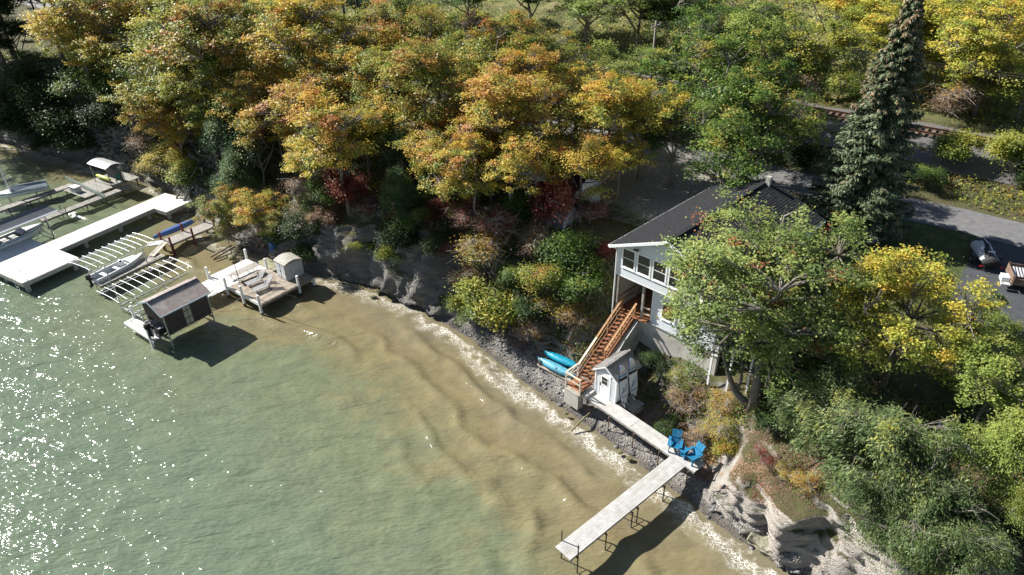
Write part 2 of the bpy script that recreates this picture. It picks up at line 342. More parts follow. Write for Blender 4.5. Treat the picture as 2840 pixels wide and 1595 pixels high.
bm = N(n, 'ShaderNodeMixRGB'); L(sandn.outputs[0], bm.inputs[0]); L(gr.outputs[0], bm.inputs[1])
sc2 = ramp(n, [(.3, (.27, .245, .215)), (.7, (.43, .40, .355))]); L(noise(14, 4.), sc2.inputs[0]); L(sc2.outputs[0], bm.inputs[2])
def mr(v, a, b, c=0., d=1.):
    o = N(n, 'ShaderNodeMapRange'); L(v, o.inputs[0]); o.inputs[1].default_value = a; o.inputs[2].default_value = b; o.inputs[3].default_value = c; o.inputs[4].default_value = d; return o.outputs[0]
def mixc(fac, a, b):
    o = N(n, 'ShaderNodeMixRGB'); L(fac, o.inputs[0]); L(a, o.inputs[1]); L(b, o.inputs[2]); return o.outputs[0]
def math_(op, a, b):
    o = N(n, 'ShaderNodeMath', operation=op)
    for i, q in enumerate((a, b)):
        if isinstance(q, (int, float)): o.inputs[i].default_value = q
        else: L(q, o.inputs[i])
    return o.outputs[0]
tan = ramp(n, [(.25, (.27, .24, .21)), (.42, (.43, .39, .345)), (.58, (.54, .495, .44)), (.75, (.64, .59, .53))]); L(noise(1.4, 9., .72, mp.outputs[0], .6), tan.inputs[0])  # right bank's own tan, with its sunlit brightness put into the colour
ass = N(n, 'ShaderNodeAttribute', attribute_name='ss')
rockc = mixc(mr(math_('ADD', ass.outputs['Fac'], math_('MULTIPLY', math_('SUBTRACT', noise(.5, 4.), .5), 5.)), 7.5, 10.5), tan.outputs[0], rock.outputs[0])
nz = math_('ADD', sx.outputs[2], math_('MULTIPLY', math_('SUBTRACT', noise(1.1, 6.), .5), .7))
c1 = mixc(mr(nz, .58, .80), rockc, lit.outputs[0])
sp_ = N(n, 'ShaderNodeSeparateXYZ'); L(tc.outputs['Object'], sp_.inputs[0])
tn = math_('ADD', sp_.outputs[2], math_('MULTIPLY', math_('SUBTRACT', noise(.6, 4.), .5), .9))
steepf = mr(sx.outputs[2], .55, .8, 1, 0)
c2 = mixc(math_('MAXIMUM', mr(tn, .7, 1.25), steepf), bm.outputs[0], c1)
far = ramp(n, [(.3, (.09, .10, .035)), (.5, (.17, .18, .06)), (.62, (.26, .22, .11)), (.8, (.22, .24, .09))]); L(noise(.35, 8., .7), far.inputs[0])
ad = N(n, 'ShaderNodeAttribute', attribute_name='dd')
c3 = mixc(mr(ad.outputs['Fac'], 72.5, 76), c2, far.outputs[0])
wet = N(n, 'ShaderNodeMixRGB', blend_type='MULTIPLY'); wet.inputs[0].default_value = 1; L(c3, wet.inputs[1])
wr = ramp(n, [(0, (.5, .47, .43)), (1, (1, 1, 1))]); L(mr(an.outputs['Fac'], .2, 1.1), wr.inputs[0]); L(wr.outputs[0], wet.inputs[2])
L(wet.outputs[0], p.inputs['Base Color']); L(mr(an.outputs['Fac'], .2, 1.2, .35, .92), p.inputs['Roughness']); p.inputs['Specular IOR Level'].default_value = .3
bp = N(n, 'ShaderNodeBump', i_Strength=1., i_Distance=.25); L(math_('ADD', noise(5, 8., .7, mp.outputs[0]), math_('MULTIPLY', vo.outputs['Distance'], .25)), bp.inputs['Height']); L(bp.outputs[0], p.inputs['Normal'])
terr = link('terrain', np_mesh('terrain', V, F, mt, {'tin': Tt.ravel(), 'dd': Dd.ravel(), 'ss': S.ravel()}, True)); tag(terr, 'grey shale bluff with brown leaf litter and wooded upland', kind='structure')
TV, TF = V, F
# ---- random points on the terrain mesh inside an (s, t) window
fc = V[F].mean(1); fS = S[:-1, :-1].ravel(); fT = Tt[:-1, :-1].ravel(); fD = Dd[:-1, :-1].ravel()
e1 = V[F[:, 1]]-V[F[:, 0]]; e2 = V[F[:, 3]]-V[F[:, 0]]; fn = np.cross(e2, e1); fA = np.linalg.norm(fn, axis=1); fn = fn/np.maximum(fA[:, None], 1e-9)
fn = np.where(fn[:, 2:3] < 0, -fn, fn)
def scatter(mask, cnt):
    ii = np.nonzero(mask)[0]; q = fA[ii]; q = q/q.sum(); k = rng.choice(ii, cnt, p=q)
    a, b = rng.random((2, cnt, 1)); P = V[F[k, 0]]+a*e1[k]+b*e2[k]; return P, fn[k], fS[k], fT[k]
# ================================================================== water
sw = np.concatenate([np.arange(-45, -12, 1.5), np.arange(-12, 60, .33), np.arange(60, 125, .8), np.arange(125, 215, 5.)])
ow = np.concatenate([np.arange(-1.6, 14, .22), np.arange(14, 42, .5), np.arange(42, 130, 3.)])
S, O = np.meshgrid(sw, ow, indexing='ij'); Dw = shore(S)-O
X = S*UU[0]+Dw*NN[0]; Yv = S*UU[1]+Dw*NN[1]
wp = fbm(X*.12, Yv*.12, None, 3, 60)*3.5+fbm(S*.45, O*.2, None, 2, 65)*1.1
ph = (O+wp)*2*math.pi/2.9
cr = (.5+.5*np.cos(ph))**3
env = np.exp(-((O-5)/5.5)**2)*np.clip(.4+vnoise(S*.13, O*.3, None, 62)*1.0, .08, 1.)
sw2 = .5+.5*np.cos((Dw*.85+S*.5+fbm(X*.1, Yv*.1, None, 3, 77)*5)*2*math.pi/4.2)
Zw = env*cr*.31 + sw2*.05*np.clip(O/4, 0, 1) + fbm(X*.8, Yv*.8, None, 3, 63)*.06*np.clip(O/2, 0, 1)
Zw = Zw+.025
ni, nj = S.shape; idx = np.arange(ni*nj).reshape(ni, nj)
F2 = np.stack([idx[:-1, :-1], idx[1:, :-1], idx[1:, 1:], idx[:-1, 1:]], -1).reshape(-1, 4)
mt, n, p, L = nodes('lake_water')
tc = N(n, 'ShaderNodeTexCoord'); an = N(n, 'ShaderNodeAttribute', attribute_name='off')
o_ = an.outputs['Fac']
on = math_('ADD', o_, math_('MULTIPLY', math_('SUBTRACT', noise(.16, 5., .6, dist=.8), .5), 14.))
as0 = N(n, 'ShaderNodeAttribute', attribute_name='ss'); on = math_('ADD', on, mr(as0.outputs['Fac'], 52, 76, 0, 6.5))
base = ramp(n, [(0, (.18, .157, .10)), (.2, (.195, .162, .090)), (.36, (.182, .164, .090)), (.5, (.146, .164, .098)), (1, (.124, .162, .110))]); L(mr(on, 0, 22), base.inputs[0])
var = ramp(n, [(.3, (.80, .82, .84)), (.7, (1.1, 1.08, 1.05))]); L(noise(.7, 6., .6), var.inputs[0])
bmx = N(n, 'ShaderNodeMixRGB', blend_type='MULTIPLY'); bmx.inputs[0].default_value = 1; L(base.outputs[0], bmx.inputs[1]); L(var.outputs[0], bmx.inputs[2])
# lacy foam where the waves break
dn = N(n, 'ShaderNodeTexNoise', i_Scale=1.6, i_Detail=4.); L(tc.outputs['Object'], dn.inputs[0])
dv = N(n, 'ShaderNodeMixRGB', blend_type='ADD'); dv.inputs[0].default_value = .55; L(tc.outputs['Object'], dv.inputs[1]); L(dn.outputs['Color'], dv.inputs[2])
v1 = N(n, 'ShaderNodeTexVoronoi', feature='DISTANCE_TO_EDGE', i_Scale=3.6); L(dv.outputs[0], v1.inputs[0])
v2 = N(n, 'ShaderNodeTexVoronoi', feature='DISTANCE_TO_EDGE', i_Scale=7.5); L(dv.outputs[0], v2.inputs[0])
lace = math_('MAXIMUM', mr(v1.outputs['Distance'], .015, .07, 1, 0), math_('MULTIPLY', mr(v2.outputs['Distance'], .02, .09, 1, 0), .8))
of = math_('ADD', o_, math_('MULTIPLY', math_('SUBTRACT', noise(.42, 3.), .5), 3.2))
band = math_('MULTIPLY', mr(of, .3, .55), mr(of, .8, 1.9, 1, 0))
asn = N(n, 'ShaderNodeAttribute', attribute_name='ss')
strong = math_('ADD', mr(asn.outputs['Fac'], 27, 36, 1, .7), 0.)
foam = math_('MULTIPLY', math_('MULTIPLY', math_('MULTIPLY', lace, band), strong), mr(noise(.8, 4.), .38, .52))
wash = math_('MULTIPLY', math_('MULTIPLY', band, mr(noise(5.5, 6., .75), .53, .64)), math_('MULTIPLY', strong, math_('MULTIPLY', mr(noise(.8, 4.), .40, .52), .8)))
foam = math_('MINIMUM', math_('MAXIMUM', foam, wash), 1.)
fm = N(n, 'ShaderNodeMixRGB'); L(foam, fm.inputs[0]); L(bmx.outputs[0], fm.inputs[1]); fm.inputs[2].default_value = (.82, .80, .73, 1)
L(fm.outputs[0], p.inputs['Base Color']); L(mr(foam, 0, 1, .075, .8), p.inputs['Roughness']); p.inputs['IOR'].default_value = 1.33
mpw = N(n, 'ShaderNodeMapping'); mpw.inputs['Rotation'].default_value = (0, 0, R_(39)); mpw.inputs['Scale'].default_value = (.55, 1.3, 1); L(tc.outputs['Object'], mpw.inputs[0])
h = math_('ADD', math_('MULTIPLY', noise(.9, 2., .5, mpw.outputs[0], .4), 1.), math_('MULTIPLY', noise(4.8, 1., .45, mpw.outputs[0], .3), .29))
h = math_('ADD', h, math_('MULTIPLY', foam, .12))
bp = N(n, 'ShaderNodeBump', i_Distance=.24); L(mr(o_, 3, 15, .42, .88), bp.inputs['Strength']); L(h, bp.inputs['Height']); L(bp.outputs[0], p.inputs['Normal'])
wat = link('lake_water', np_mesh('lake_water', np.stack([X, Yv, Zw], -1).reshape(-1, 3), F2, mt, {'off': O.ravel(), 'ss': S.ravel()}, True)); tag(wat, kind='structure')
# ================================================================== sheets lying on the upland
def sheet(name, s0, s1, d0, d1, mt, lift, step=1.5, wob=0., seed=0):
    ns_, nd = max(2, int((s1-s0)/step)), max(2, int((d1-d0)/1.0)); a = np.linspace(s0, s1, ns_); b = np.linspace(0, 1, nd)
    A, B = np.meshgrid(a, b, indexing='ij')
    D = d0+wob*vnoise(A*.35, A*0, None, seed)+(B*(d1-d0+wob*vnoise(A*.4, A*0+5, None, seed+1)))
    zz = Tz(A, D)+lift; XX = A*UU[0]+D*NN[0]; YY = A*UU[1]+D*NN[1]
    ii = np.arange(A.size).reshape(A.shape); FF = np.stack([ii[:-1, :-1], ii[:-1, 1:], ii[1:, 1:], ii[1:, :-1]], -1).reshape(-1, 4)
    return tag(link(name, np_mesh(name, np.stack([XX, YY, zz], -1).reshape(-1, 3), FF, mt)), kind='structure')
GRAVEL = mat('pale_gravel', (.24, .225, .205), .9, .35, 6, .7, c2=(.36, .34, .315), fine=30)
ASPH = mat('worn_asphalt', (.15, .148, .15), .88, .2, 2, .5, c2=(.205, .20, .20), fine=60)
ASPHN = mat('dark_asphalt', (.055, .057, .065), .85, .2, 2, .5, fine=60)
LAWN = mat('lawn_soil', (.06, .085, .025), .9, .4, 2.5, .6, c2=(.13, .13, .05), fine=30)
BALLAST = mat('rail_ballast', (.085, .08, .078), .9, .5, 14, .9, c2=(.20, .188, .178), fine=20)
sheet('lawn', -3, 12, 41.5, 54.2, LAWN, .03)
sheet('gravel_lot', 19, 42, 41.5, 54.4, GRAVEL, .035, wob=1.2, seed=4)
sheet('driveway', -16, 1.0, 43, 54.3, ASPHN, .045)
sheet('road', -40, 24, 54.0, 58.5, ASPH, .06, wob=.25, seed=8)
sheet('gravel_road', 24.02, 200, 54.0, 58.5, GRAVEL, .06, wob=.4, seed=12)
sheet('rail_bed', -40, 200, 63.6, 72.3, BALLAST, .05, wob=.3, seed=14)
# ---- railway
tk = thing('railway_track', 'rusty railway track on grey ballast beyond the road', 'railway track', wd(20, 69.5, 9.3), math.degrees(math.atan2(UU[1], UU[0])))
for sy in (-.72, .72):
    b = MB(); x0, x1 = -60, 180
    b.b2(x0, x1, sy-.035, sy+.035, .30, .345); b.b2(x0, x1, sy-.01, sy+.01, .19, .30); b.b2(x0, x1, sy-.07, sy+.07, .165, .19)
    b.build('rail', RUSTM, tk)
b = MB()
for i in range(-100, 300): b.box((i*.6+random.uniform(-.03, .03), 0, .09), (.23, 2.6, .15), random.uniform(-.02, .02))
tag(b.build('sleepers', mat('old_sleeper', (.10, .08, .065), .9, .4, 4, .4, c2=(.20, .15, .11)), tk, fix=False), kind='stuff')
# ================================================================== plants
def unit(a): return a/np.maximum(np.linalg.norm(a, axis=-1, keepdims=True), 1e-9)
def leaf_quads(P, Nn, size, asp=1.6, tang=None, r=None):
    r = r or rng
    k = len(P); t = unit(r.normal(size=(k, 3)) if tang is None else tang+r.normal(size=(k, 3))*.35)
    a = unit(t-Nn*np.sum(t*Nn, 1, keepdims=True)); b = np.cross(Nn, a)
    Ls = size*r.uniform(.65, 1.3, (k, 1)); Ws = Ls/asp
    fo = Nn*Ls*.13
    Vv = np.stack([P-a*Ls/2, P+b*Ws/2+fo, P+a*Ls/2-fo*.8, P-b*Ws/2+fo], 1).reshape(-1, 3)
    return Vv, np.arange(4*k).reshape(k, 4)
def make_tree(seed, cz=5.8, R=4., Rz=3.4, ncl=190, per=84, leaf=.17, asp=1.4, clr=.50, flat=.45, tr=.17, nl=7, off=(0, 0), droop=0., fork=.4, low=-.7, shell=.55, bark=None, twigs=3, lean=.3, leafdir=None, upb=1.3):
    r = np.random.default_rng(seed); ctr = np.array([off[0], off[1], cz])
    nlb = max(6, int(ncl/8)); lb = []
    while len(lb) < nlb:                                   # the crown is a handful of uneven lobes, not one dome
        q = unit(r.normal(size=3))
        if q[2] > low: lb.append(q*r.uniform(.3, .84))
    lb = np.array(lb); lr_ = r.uniform(.18, .46, nlb); li = r.choice(nlb, ncl, p=lr_**2/np.sum(lr_**2))
    dq_ = unit(r.normal(size=(ncl, 3))); dq_[:, 2] = np.where(dq_[:, 2] < -.5, -dq_[:, 2], dq_[:, 2])
    C = lb[li]+dq_*(lr_[li]*(shell+(1-shell)*r.random(ncl)**.6))[:, None]
    C = ctr+C*np.array([R, R, Rz])*1.06
    C[:, 2] = np.maximum(C[:, 2], .25)
    # woody parts
    b = MB(); top = ctr+np.array([0, 0, Rz*.45]); fk = cz*fork
    tp = [np.zeros(3)]
    for i in range(1, 6):
        f = i/5; tp.append(np.array([off[0]*f**1.4, off[1]*f**1.4, top[2]*f])+np.r_[r.normal(size=2)*lean*.35*(f > .2)*(f < .95), 0])
    b.tube(tp, [tr*(1.35 if i == 0 else 1)*(1-.8*i/5) for i in range(6)], 7)
    tp = np.array(tp)
    def on_trunk(z): return np.array([np.interp(z, tp[:, 2], tp[:, k]) for k in range(3)])
    limbs = []
    for i in range(nl):
        q = unit(np.r_[r.normal(size=2), 0]); z0 = r.uniform(fk, cz+.1*Rz)
        p0 = on_trunk(z0); e = ctr+np.array([q[0]*R*.66, q[1]*R*.66, r.uniform(-.15, .6)*Rz]); mdl = (p0+e)/2+np.array([0, 0, -.1*R])*r.uniform(-.5, 1)+r.normal(size=3)*.15
        b.tube([p0, mdl, e], [tr*.5, tr*.33, tr*.12], 5, False); limbs += [mdl, e, (mdl+e)/2]
    limbs += [on_trunk(z) for z in np.linspace(fk, top[2], 6)]; limbs = np.array(limbs)
    for i in range(ncl):
        dq = np.linalg.norm(limbs-C[i], axis=1)+np.maximum(limbs[:, 2]-C[i][2], 0)*.8
        p0 = limbs[np.argmin(dq)]; mdl = (p0+C[i])/2+r.normal(size=3)*.12
        b.tube([p0, mdl, C[i]], [tr*.16+.012, tr*.1+.01, .012], 3, False)
        for _ in range(twigs):
            e = C[i]+r.normal(size=3)*clr*np.array([.8, .8, .4]); b.tube([mdl, (mdl+e)/2+r.normal(size=3)*.06, e], [.016, .012, .006], 3, False)
    cnt = np.maximum((per*r.uniform(.45, 1.5, ncl)).astype(int), 3); ci = np.repeat(np.arange(ncl), cnt); k = len(ci)
    g = r.normal(size=(k, 3)); sz = (clr*r.uniform(.65, 1.25, ncl))[ci][:, None]
    Pl = C[ci]+g*sz*np.array([.62, .62, .62*flat])
    Pl[:, 2] -= droop*np.sum(g[:, :2]**2, 1)*sz[:, 0]*.3+droop*np.abs(r.normal(size=k))*clr*.5
    out = unit((Pl-ctr)/np.array([R, R, Rz]))
    nn = unit(np.array([0, 0, upb])+out*.55+r.normal(size=(k, 3))*.6)
    tang = None
    if leafdir == 'down': tang = np.c_[out[:, :2]*.5, -np.ones(k)]
    if leafdir == 'out': tang = np.c_[out[:, :2], -.25*np.ones(k)]
    Vl, Fl = leaf_quads(Pl, nn, leaf, asp, tang, r)
    tint = np.clip(r.normal(.42, .17, ncl)[ci]+r.normal(0, .13, k)+.16*out[:, 2], 0, 1)
    bk = bark or BARK
    return dict(trunk=b.mesh('trunk', bk, True), crown=np_mesh('crown', Vl, Fl, LM['green'], {'tint': np.repeat(tint, 4)}), R=R, cz=cz, Rz=Rz, off=off)
PR = {
 'maple': [make_tree(11), make_tree(12, R=3.8, Rz=3.7, cz=6.1), make_tree(13, R=4.2, Rz=3.1, cz=5.5, ncl=180), make_tree(14, ncl=130, clr=.7), make_tree(15, R=3.6, Rz=4.0, cz=6.4), make_tree(16, R=4.3, Rz=3.5, cz=5.9, ncl=160, per=84)],
 'big': [make_tree(21, R=5, Rz=3.9, cz=6.2, ncl=260, per=105, leaf=.17, clr=.5, tr=.24, nl=9, shell=.5)],
 'oak': [make_tree(31, R=5.0, Rz=4.9, cz=6.7, ncl=400, per=115, leaf=.155, asp=1.7, clr=.5, flat=.5, tr=.34, nl=12, off=(-.45, 1.7), fork=.36, shell=.5, low=-.95)],
 'locust': [make_tree(41, R=2.6, Rz=3.3, cz=4.6, ncl=80, per=230, leaf=.17, asp=2.6, clr=.6, flat=.75, tr=.13, droop=.5, leafdir='out'), make_tree(42, R=2.8, Rz=3.0, cz=4.3, ncl=80, per=230, leaf=.17, asp=2.6, clr=.6, flat=.75, tr=.13, droop=.5, leafdir='out')],
 'aspen': [make_tree(51, R=3., Rz=4., cz=9.4, ncl=85, per=95, leaf=.2, asp=1.3, clr=.65, tr=.16, fork=.6, bark=BARKW), make_tree(52, R=3., Rz=4., cz=9.4, ncl=85, per=95, leaf=.2, asp=1.3, clr=.65, tr=.16, fork=.55, bark=BARKW, off=(2.6, -.4))],
 'willow': [make_tree(61, R=3.6, Rz=2.9, cz=3.6, ncl=120, per=230, leaf=.24, asp=4.2, clr=.62, flat=.9, tr=.14, droop=.9, leafdir='down', fork=.25, low=-.7), make_tree(62, R=3.4, Rz=2.7, cz=3.4, ncl=110, per=230, leaf=.24, asp=4.2, clr=.62, flat=.9, tr=.14, droop=.9, leafdir='down', fork=.25, low=-.7)],
 'tall': [make_tree(71, R=3.2, Rz=4., cz=13., ncl=80, per=120, tr=.24, fork=.66, bark=BARKD, lean=.15)],
 'shrub': [make_tree(81, R=1.5, Rz=1.2, cz=1.15, ncl=42, per=190, leaf=.105, asp=1.6, clr=.42, flat=.75, tr=.04, nl=8, fork=.1, low=-.3, shell=.45, twigs=3), make_tree(82, R=1.5, Rz=1.35, cz=1.25, ncl=44, per=190, leaf=.10, asp=1.8, clr=.4, flat=.75, tr=.04, nl=8, fork=.1, low=-.3, shell=.4, twigs=3), make_tree(83, R=1.6, Rz=1.0, cz=.95, ncl=40, per=190, leaf=.11, asp=1.5, clr=.42, flat=.75, tr=.04, nl=8, fork=.1, low=-.3, shell=.45, twigs=3)],
 'brush': [make_tree(91, R=1.5, Rz=1.1, cz=1.0, ncl=60, per=50, leaf=.08, asp=1.8, clr=.4, flat=.8, tr=.035, nl=12, fork=.1, low=-.3, shell=.35, twigs=7, bark=TWIG), make_tree(92, R=1.6, Rz=1.2, cz=1.05, ncl=60, per=60, leaf=.085, asp=1.6, clr=.4, flat=.8, tr=.035, nl=12, fork=.1, low=-.3, shell=.35, twigs=7, bark=TWIG)],
}
def make_spruce(seed, H=17.6, Rb=3.9):
    r = np.random.default_rng(seed); b = MB(); b.tube([(0, 0, -.2), (0, 0, .6), (.03, .02, H*.5), (0, 0, H)], [.36, .26, .15, .02], 8)
    Ps, Ns, Tg, tint = [], [], [], []
    z = 1.1
    while z < H-.2:
        f = z/H; nb = int(9-4*f); a0 = r.random()*6.28
        for i in range(nb):
            a = a0+i*6.283/nb+r.normal()*.18; Lb = max(.25, (Rb*(1-f)**.8*r.uniform(.72, 1.12)) if z > 2.2 else Rb*r.uniform(.7, 1.))
            q = np.array([math.cos(a), math.sin(a), 0]); e = np.array([-q[1], q[0], 0])
            tt = np.linspace(0, 1, 4); pts = [np.array([0, 0, z])+q*Lb*t+np.array([0, 0, -.32*Lb*t**1.3+.20*Lb*t**3]) for t in tt]
            b.tube(pts, [.045*(1-f)+.012, .03*(1-f)+.01, .016, .006], 3, False)
            k = int(60*Lb+14); t = r.uniform(.12, 1, k)**.75; w = (.08+.30*Lb*np.sin(np.clip(t, 0, 1)*2.6)*.45)
            side = r.uniform(-1, 1, k); pp = np.array([0, 0, z])+q*Lb*t[:, None]+e*(side*w)[:, None]; pp[:, 2] += -.32*Lb*t**1.3+.20*Lb*t**3-np.abs(side)*w*.35-r.uniform(0, .18, k)
            Ps.append(pp); Ns.append(unit(np.array([0, 0, .9])+q*.4+r.normal(size=(k, 3))*.5)); Tg.append(q+e*(side*.9)[:, None]+np.array([0, 0, -.35]))
            ti = r.normal(.5, .17, k)
            if f > .55: ti = np.where((t > .72) & (r.random(k) < .28), 1.2, ti)
            tint.append(np.minimum(ti, .84+.4*(ti > 1)))
        z += r.uniform(.24, .36)*(1-.35*f)
    Pp, Nn = np.concatenate(Ps), np.concatenate(Ns); Vl, Fl = leaf_quads(Pp, Nn, .30, 2.8, np.concatenate(Tg), r)
    return dict(trunk=b.mesh('trunk', BARK, True), crown=np_mesh('crown', Vl, Fl, LM['spruce'], {'tint': np.repeat(np.concatenate(tint), 4)}), R=Rb, cz=H/2, Rz=H/2, off=(0, 0))
PR['spruce'] = [make_spruce(5)]
_pc = {}
def put(name, label, cat, kind, loc, sc, pal, rot=None, group=None, wood='trunk', zs=1.):
    pr = PR[kind][_pc.get(kind, 0) % len(PR[kind])]; _pc[kind] = _pc.get(kind, 0)+1
    t = thing(name, label, cat, loc, random.uniform(0, 360) if rot is None else rot, group, (sc, sc, sc*zs))
    link(wood, pr['trunk'], t); o = link('crown' if cat == 'tree' else 'foliage', pr['crown'], t)
    o.material_slots[0].link = 'OBJECT'; o.material_slots[0].material = LM[pal]
    return t
K = 1.10248
def plant(kind, x, y, rp, pal, label, name=None, cat='tree', group=None, rot=None, zs=1., far=False):
    """x, y, rp: crown centre and radius in the photo; the depth is where a crown of that size stands on the ground"""
    pr = PR[kind][_pc.get(kind, 0) % len(PR[kind])]
    v = ray(x*K, y*K); k = np.linspace(15, 330, 2600); P = np.array([0, 0, HCAM])+k[:, None]*v
    sc = rp*K*k/FOC/pr['R']; g = P[:, 2]-Tz(P[:, :2] @ UU, P[:, :2] @ NN)-sc*zs*pr['cz']*.96
    i = int(np.argmax(g <= 0)) if np.any(g <= 0) else len(k)-1
    dk_ = P[:, :2] @ NN; d0 = dk_[i]; s0 = float(P[i, :2] @ UU); tgt = None
    if 62.8 < d0 < 77 and cat == 'tree': tgt = 78. if far else 62.       # nothing grows on the railway, the road or in the garage
    elif 65 < d0 < 74.6: q0 = wd(s0, 75.6 if d0 > 69 or far else 64.6); i = None
    elif 53.6 < d0 < 59: tgt = 59.4 if d0 > 56 else 53.3
    elif 25.9 < s0 < 31.7 and 38.4 < d0 < 44.3: tgt = 38.1 if d0 < 41.6 else 44.6
    if i is None:
        k0 = float(np.linalg.norm(q0-np.array([0, 0, HCAM]))); s_ = rp*K*k0/FOC/pr['R']; q0[2] = float(Tz(*sd(q0)))-.08
        return put(name or 'shrub', label, cat, kind, q0, s_, pal, rot, group, 'stems')
    if tgt: i = int(np.argmin(np.abs(dk_-tgt)))
    q = P[i]; s = float(sc[i])
    bx, by = q[0], q[1]
    if pr['off'] != (0, 0):
        rot = 0 if rot is None else rot; bx -= pr['off'][0]*s; by -= pr['off'][1]*s
    gz = ground_z(bx, by)
    return put(name or 'tree', label, cat, kind, (bx, by, gz-.08), s, pal, rot, group, 'trunk' if cat == 'tree' else 'stems', zs=max(.7, (q[2]-gz)/(s*pr['cz'])) if zs == 1. else zs)
GW, GS, GH = 'autumn trees along the bluff', 'shrubs on the bluff face', 'trees on the hillside beyond the railway'
MP = [  # x, y, radius, palette, label
 (190, 95, 85, 'yellow', 'yellow maple farthest left, beside the dark trunk at the top'),
 (262, 55, 78, 'gold', 'golden maple at the top edge, second from the left'),
 (345, 80, 78, 'orange', 'pinkish orange maple near the top left corner'),
 (420, 160, 92, 'yellowgreen', 'yellow green maple above the dark red sumac on the left'),
 (545, 140, 98, 'olive', 'broad olive maple left of the tall bare trunks'),
 (592, 45, 70, 'yellowgreen', 'yellow green treetop left of the tall bare trunks, at the top edge'),
 (505, 245, 82, 'yellowgreen', 'green and yellow maple just above the blue green locusts'),
 (385, 245, 66, 'gold', 'gold maple standing over the shaded left slope'),
 (440, 325, 56, 'orange', 'small orange maple beside the dark red sumac'),
 (682, 190, 74, 'orange', 'orange maple directly below the tall bare trunks'),
 (790, 120, 92, 'gold', 'tall gold maple just right of the tall bare trunks'),
 (878, 215, 92, 'gold', 'wide gold maple in the middle of the left canopy'),
 (765, 265, 88, 'orange', 'orange maple right of the blue green locusts'),
 (850, 355, 92, 'gold', 'low gold maple above the red bush'),
 (778, 405, 56, 'yellow', 'small yellow maple above the brown brush on the slope'),
 (985, 120, 88, 'olive', 'yellow green maple poking up at the top centre left'),
 (1045, 225, 88, 'olive', 'olive maple beside the overhead wires'),
 (965, 300, 72, 'gold', 'gold maple behind the slender locust'),
 (1150, 170, 88, 'olive', 'olive maple left of the canopy centre'),
 (1255, 150, 88, 'olive', 'pale gold maple at the canopy centre, below the dark wood'),
 (1372, 185, 88, 'olive', 'gold green maple left of the big green maple, at the back'),
 (1150, 305, 82, 'olive', 'olive brown maple over the gravel patches'),
 (1272, 295, 88, 'orange', 'brown orange maple with a tall dark trunk over the garage'),
 (1402, 305, 88, 'olive', 'brown olive maple behind the yellow maple'),
 (1108, 415, 78, 'orange', 'orange maple leaning over the grey cliff'),
 (1195, 445, 72, 'gold', 'gold maple left of the garage'),
 (1335, 420, 78, 'gold', 'gold maple hanging over the garage roof'),
 (1462, 432, 72, 'yellow', 'bright yellow maple right of the garage'),
 (1532, 295, 78, 'gold', 'gold maple between the brown one and the bright yellow one'),
 (1622, 295, 88, 'yellow', 'brightest yellow maple in the middle, left of the green maple'),
 (1715, 195, 92, 'green', 'green maple behind, nearest the top right of centre'),
 (1825, 225, 102, 'green', 'green maple next to the two white trunks'),
 (1702, 330, 82, 'green', 'green maple over the gravel lot'),
 (1835, 375, 92, 'green', 'green maple standing behind the black roofed house'),
 (1905, 150, 76, 'lightgreen', 'light green tree left of the white trunked trees'),
 (715, 62, 70, 'gold', 'gold treetop between the second and third tall bare trunk'), (640, 118, 66, 'yellowgreen', 'yellow green maple left below the first tall bare trunk'), (932, 180, 74, 'gold', 'gold maple right of the wide gold one'), (1092, 120, 74, 'olive', 'olive gold maple below the bare brush at the top'), (1202, 232, 78, 'gold', 'gold maple at the heart of the middle canopy'), (1322, 235, 78, 'orange', 'rusty maple at the heart of the middle canopy'), (1452, 240, 78, 'gold', 'gold maple left behind the brightest yellow one'), (1082, 335, 66, 'gold', 'gold maple just left of the orange one over the cliff'), (1232, 372, 70, 'orange', 'rusty orange maple above the garage roof'), (1402, 385, 70, 'yellow', 'yellow maple behind the one right of the garage'), (1542, 190, 76, 'lightgreen', 'pale green maple above the brightest yellow one'), (1900, 300, 84, 'green', 'green maple in front of the straight aspen'), (1785, 130, 82, 'green', 'green maple behind the two others at the back'), (300, 150, 72, 'gold', 'gold maple below the pinkish orange one'), (462, 62, 74, 'yellowgreen', 'yellow green maple at the top edge, left part'), (470, 190, 66, 'olive', 'olive maple left of the broad olive one'), (700, 335, 60, 'orange', 'rusty maple just right of the broad locust'), (980, 225, 70, 'yellowgreen', 'yellow green maple behind the overhead wires'), (1560, 395, 60, 'yellow', 'yellow maple beside the maroon brush'), (915, 330, 66, 'olive', 'olive maple right of the low gold one'), (640, 255, 62, 'gold', 'gold maple above the broad locust'), (2010, 330, 60, 'lightgreen', 'light green sapling at the foot of the aspens'),
]
for x, y, r, pal, lab in MP: plant('maple', x, y, r*1.46, pal, lab, 'maple_tree', group=GW)
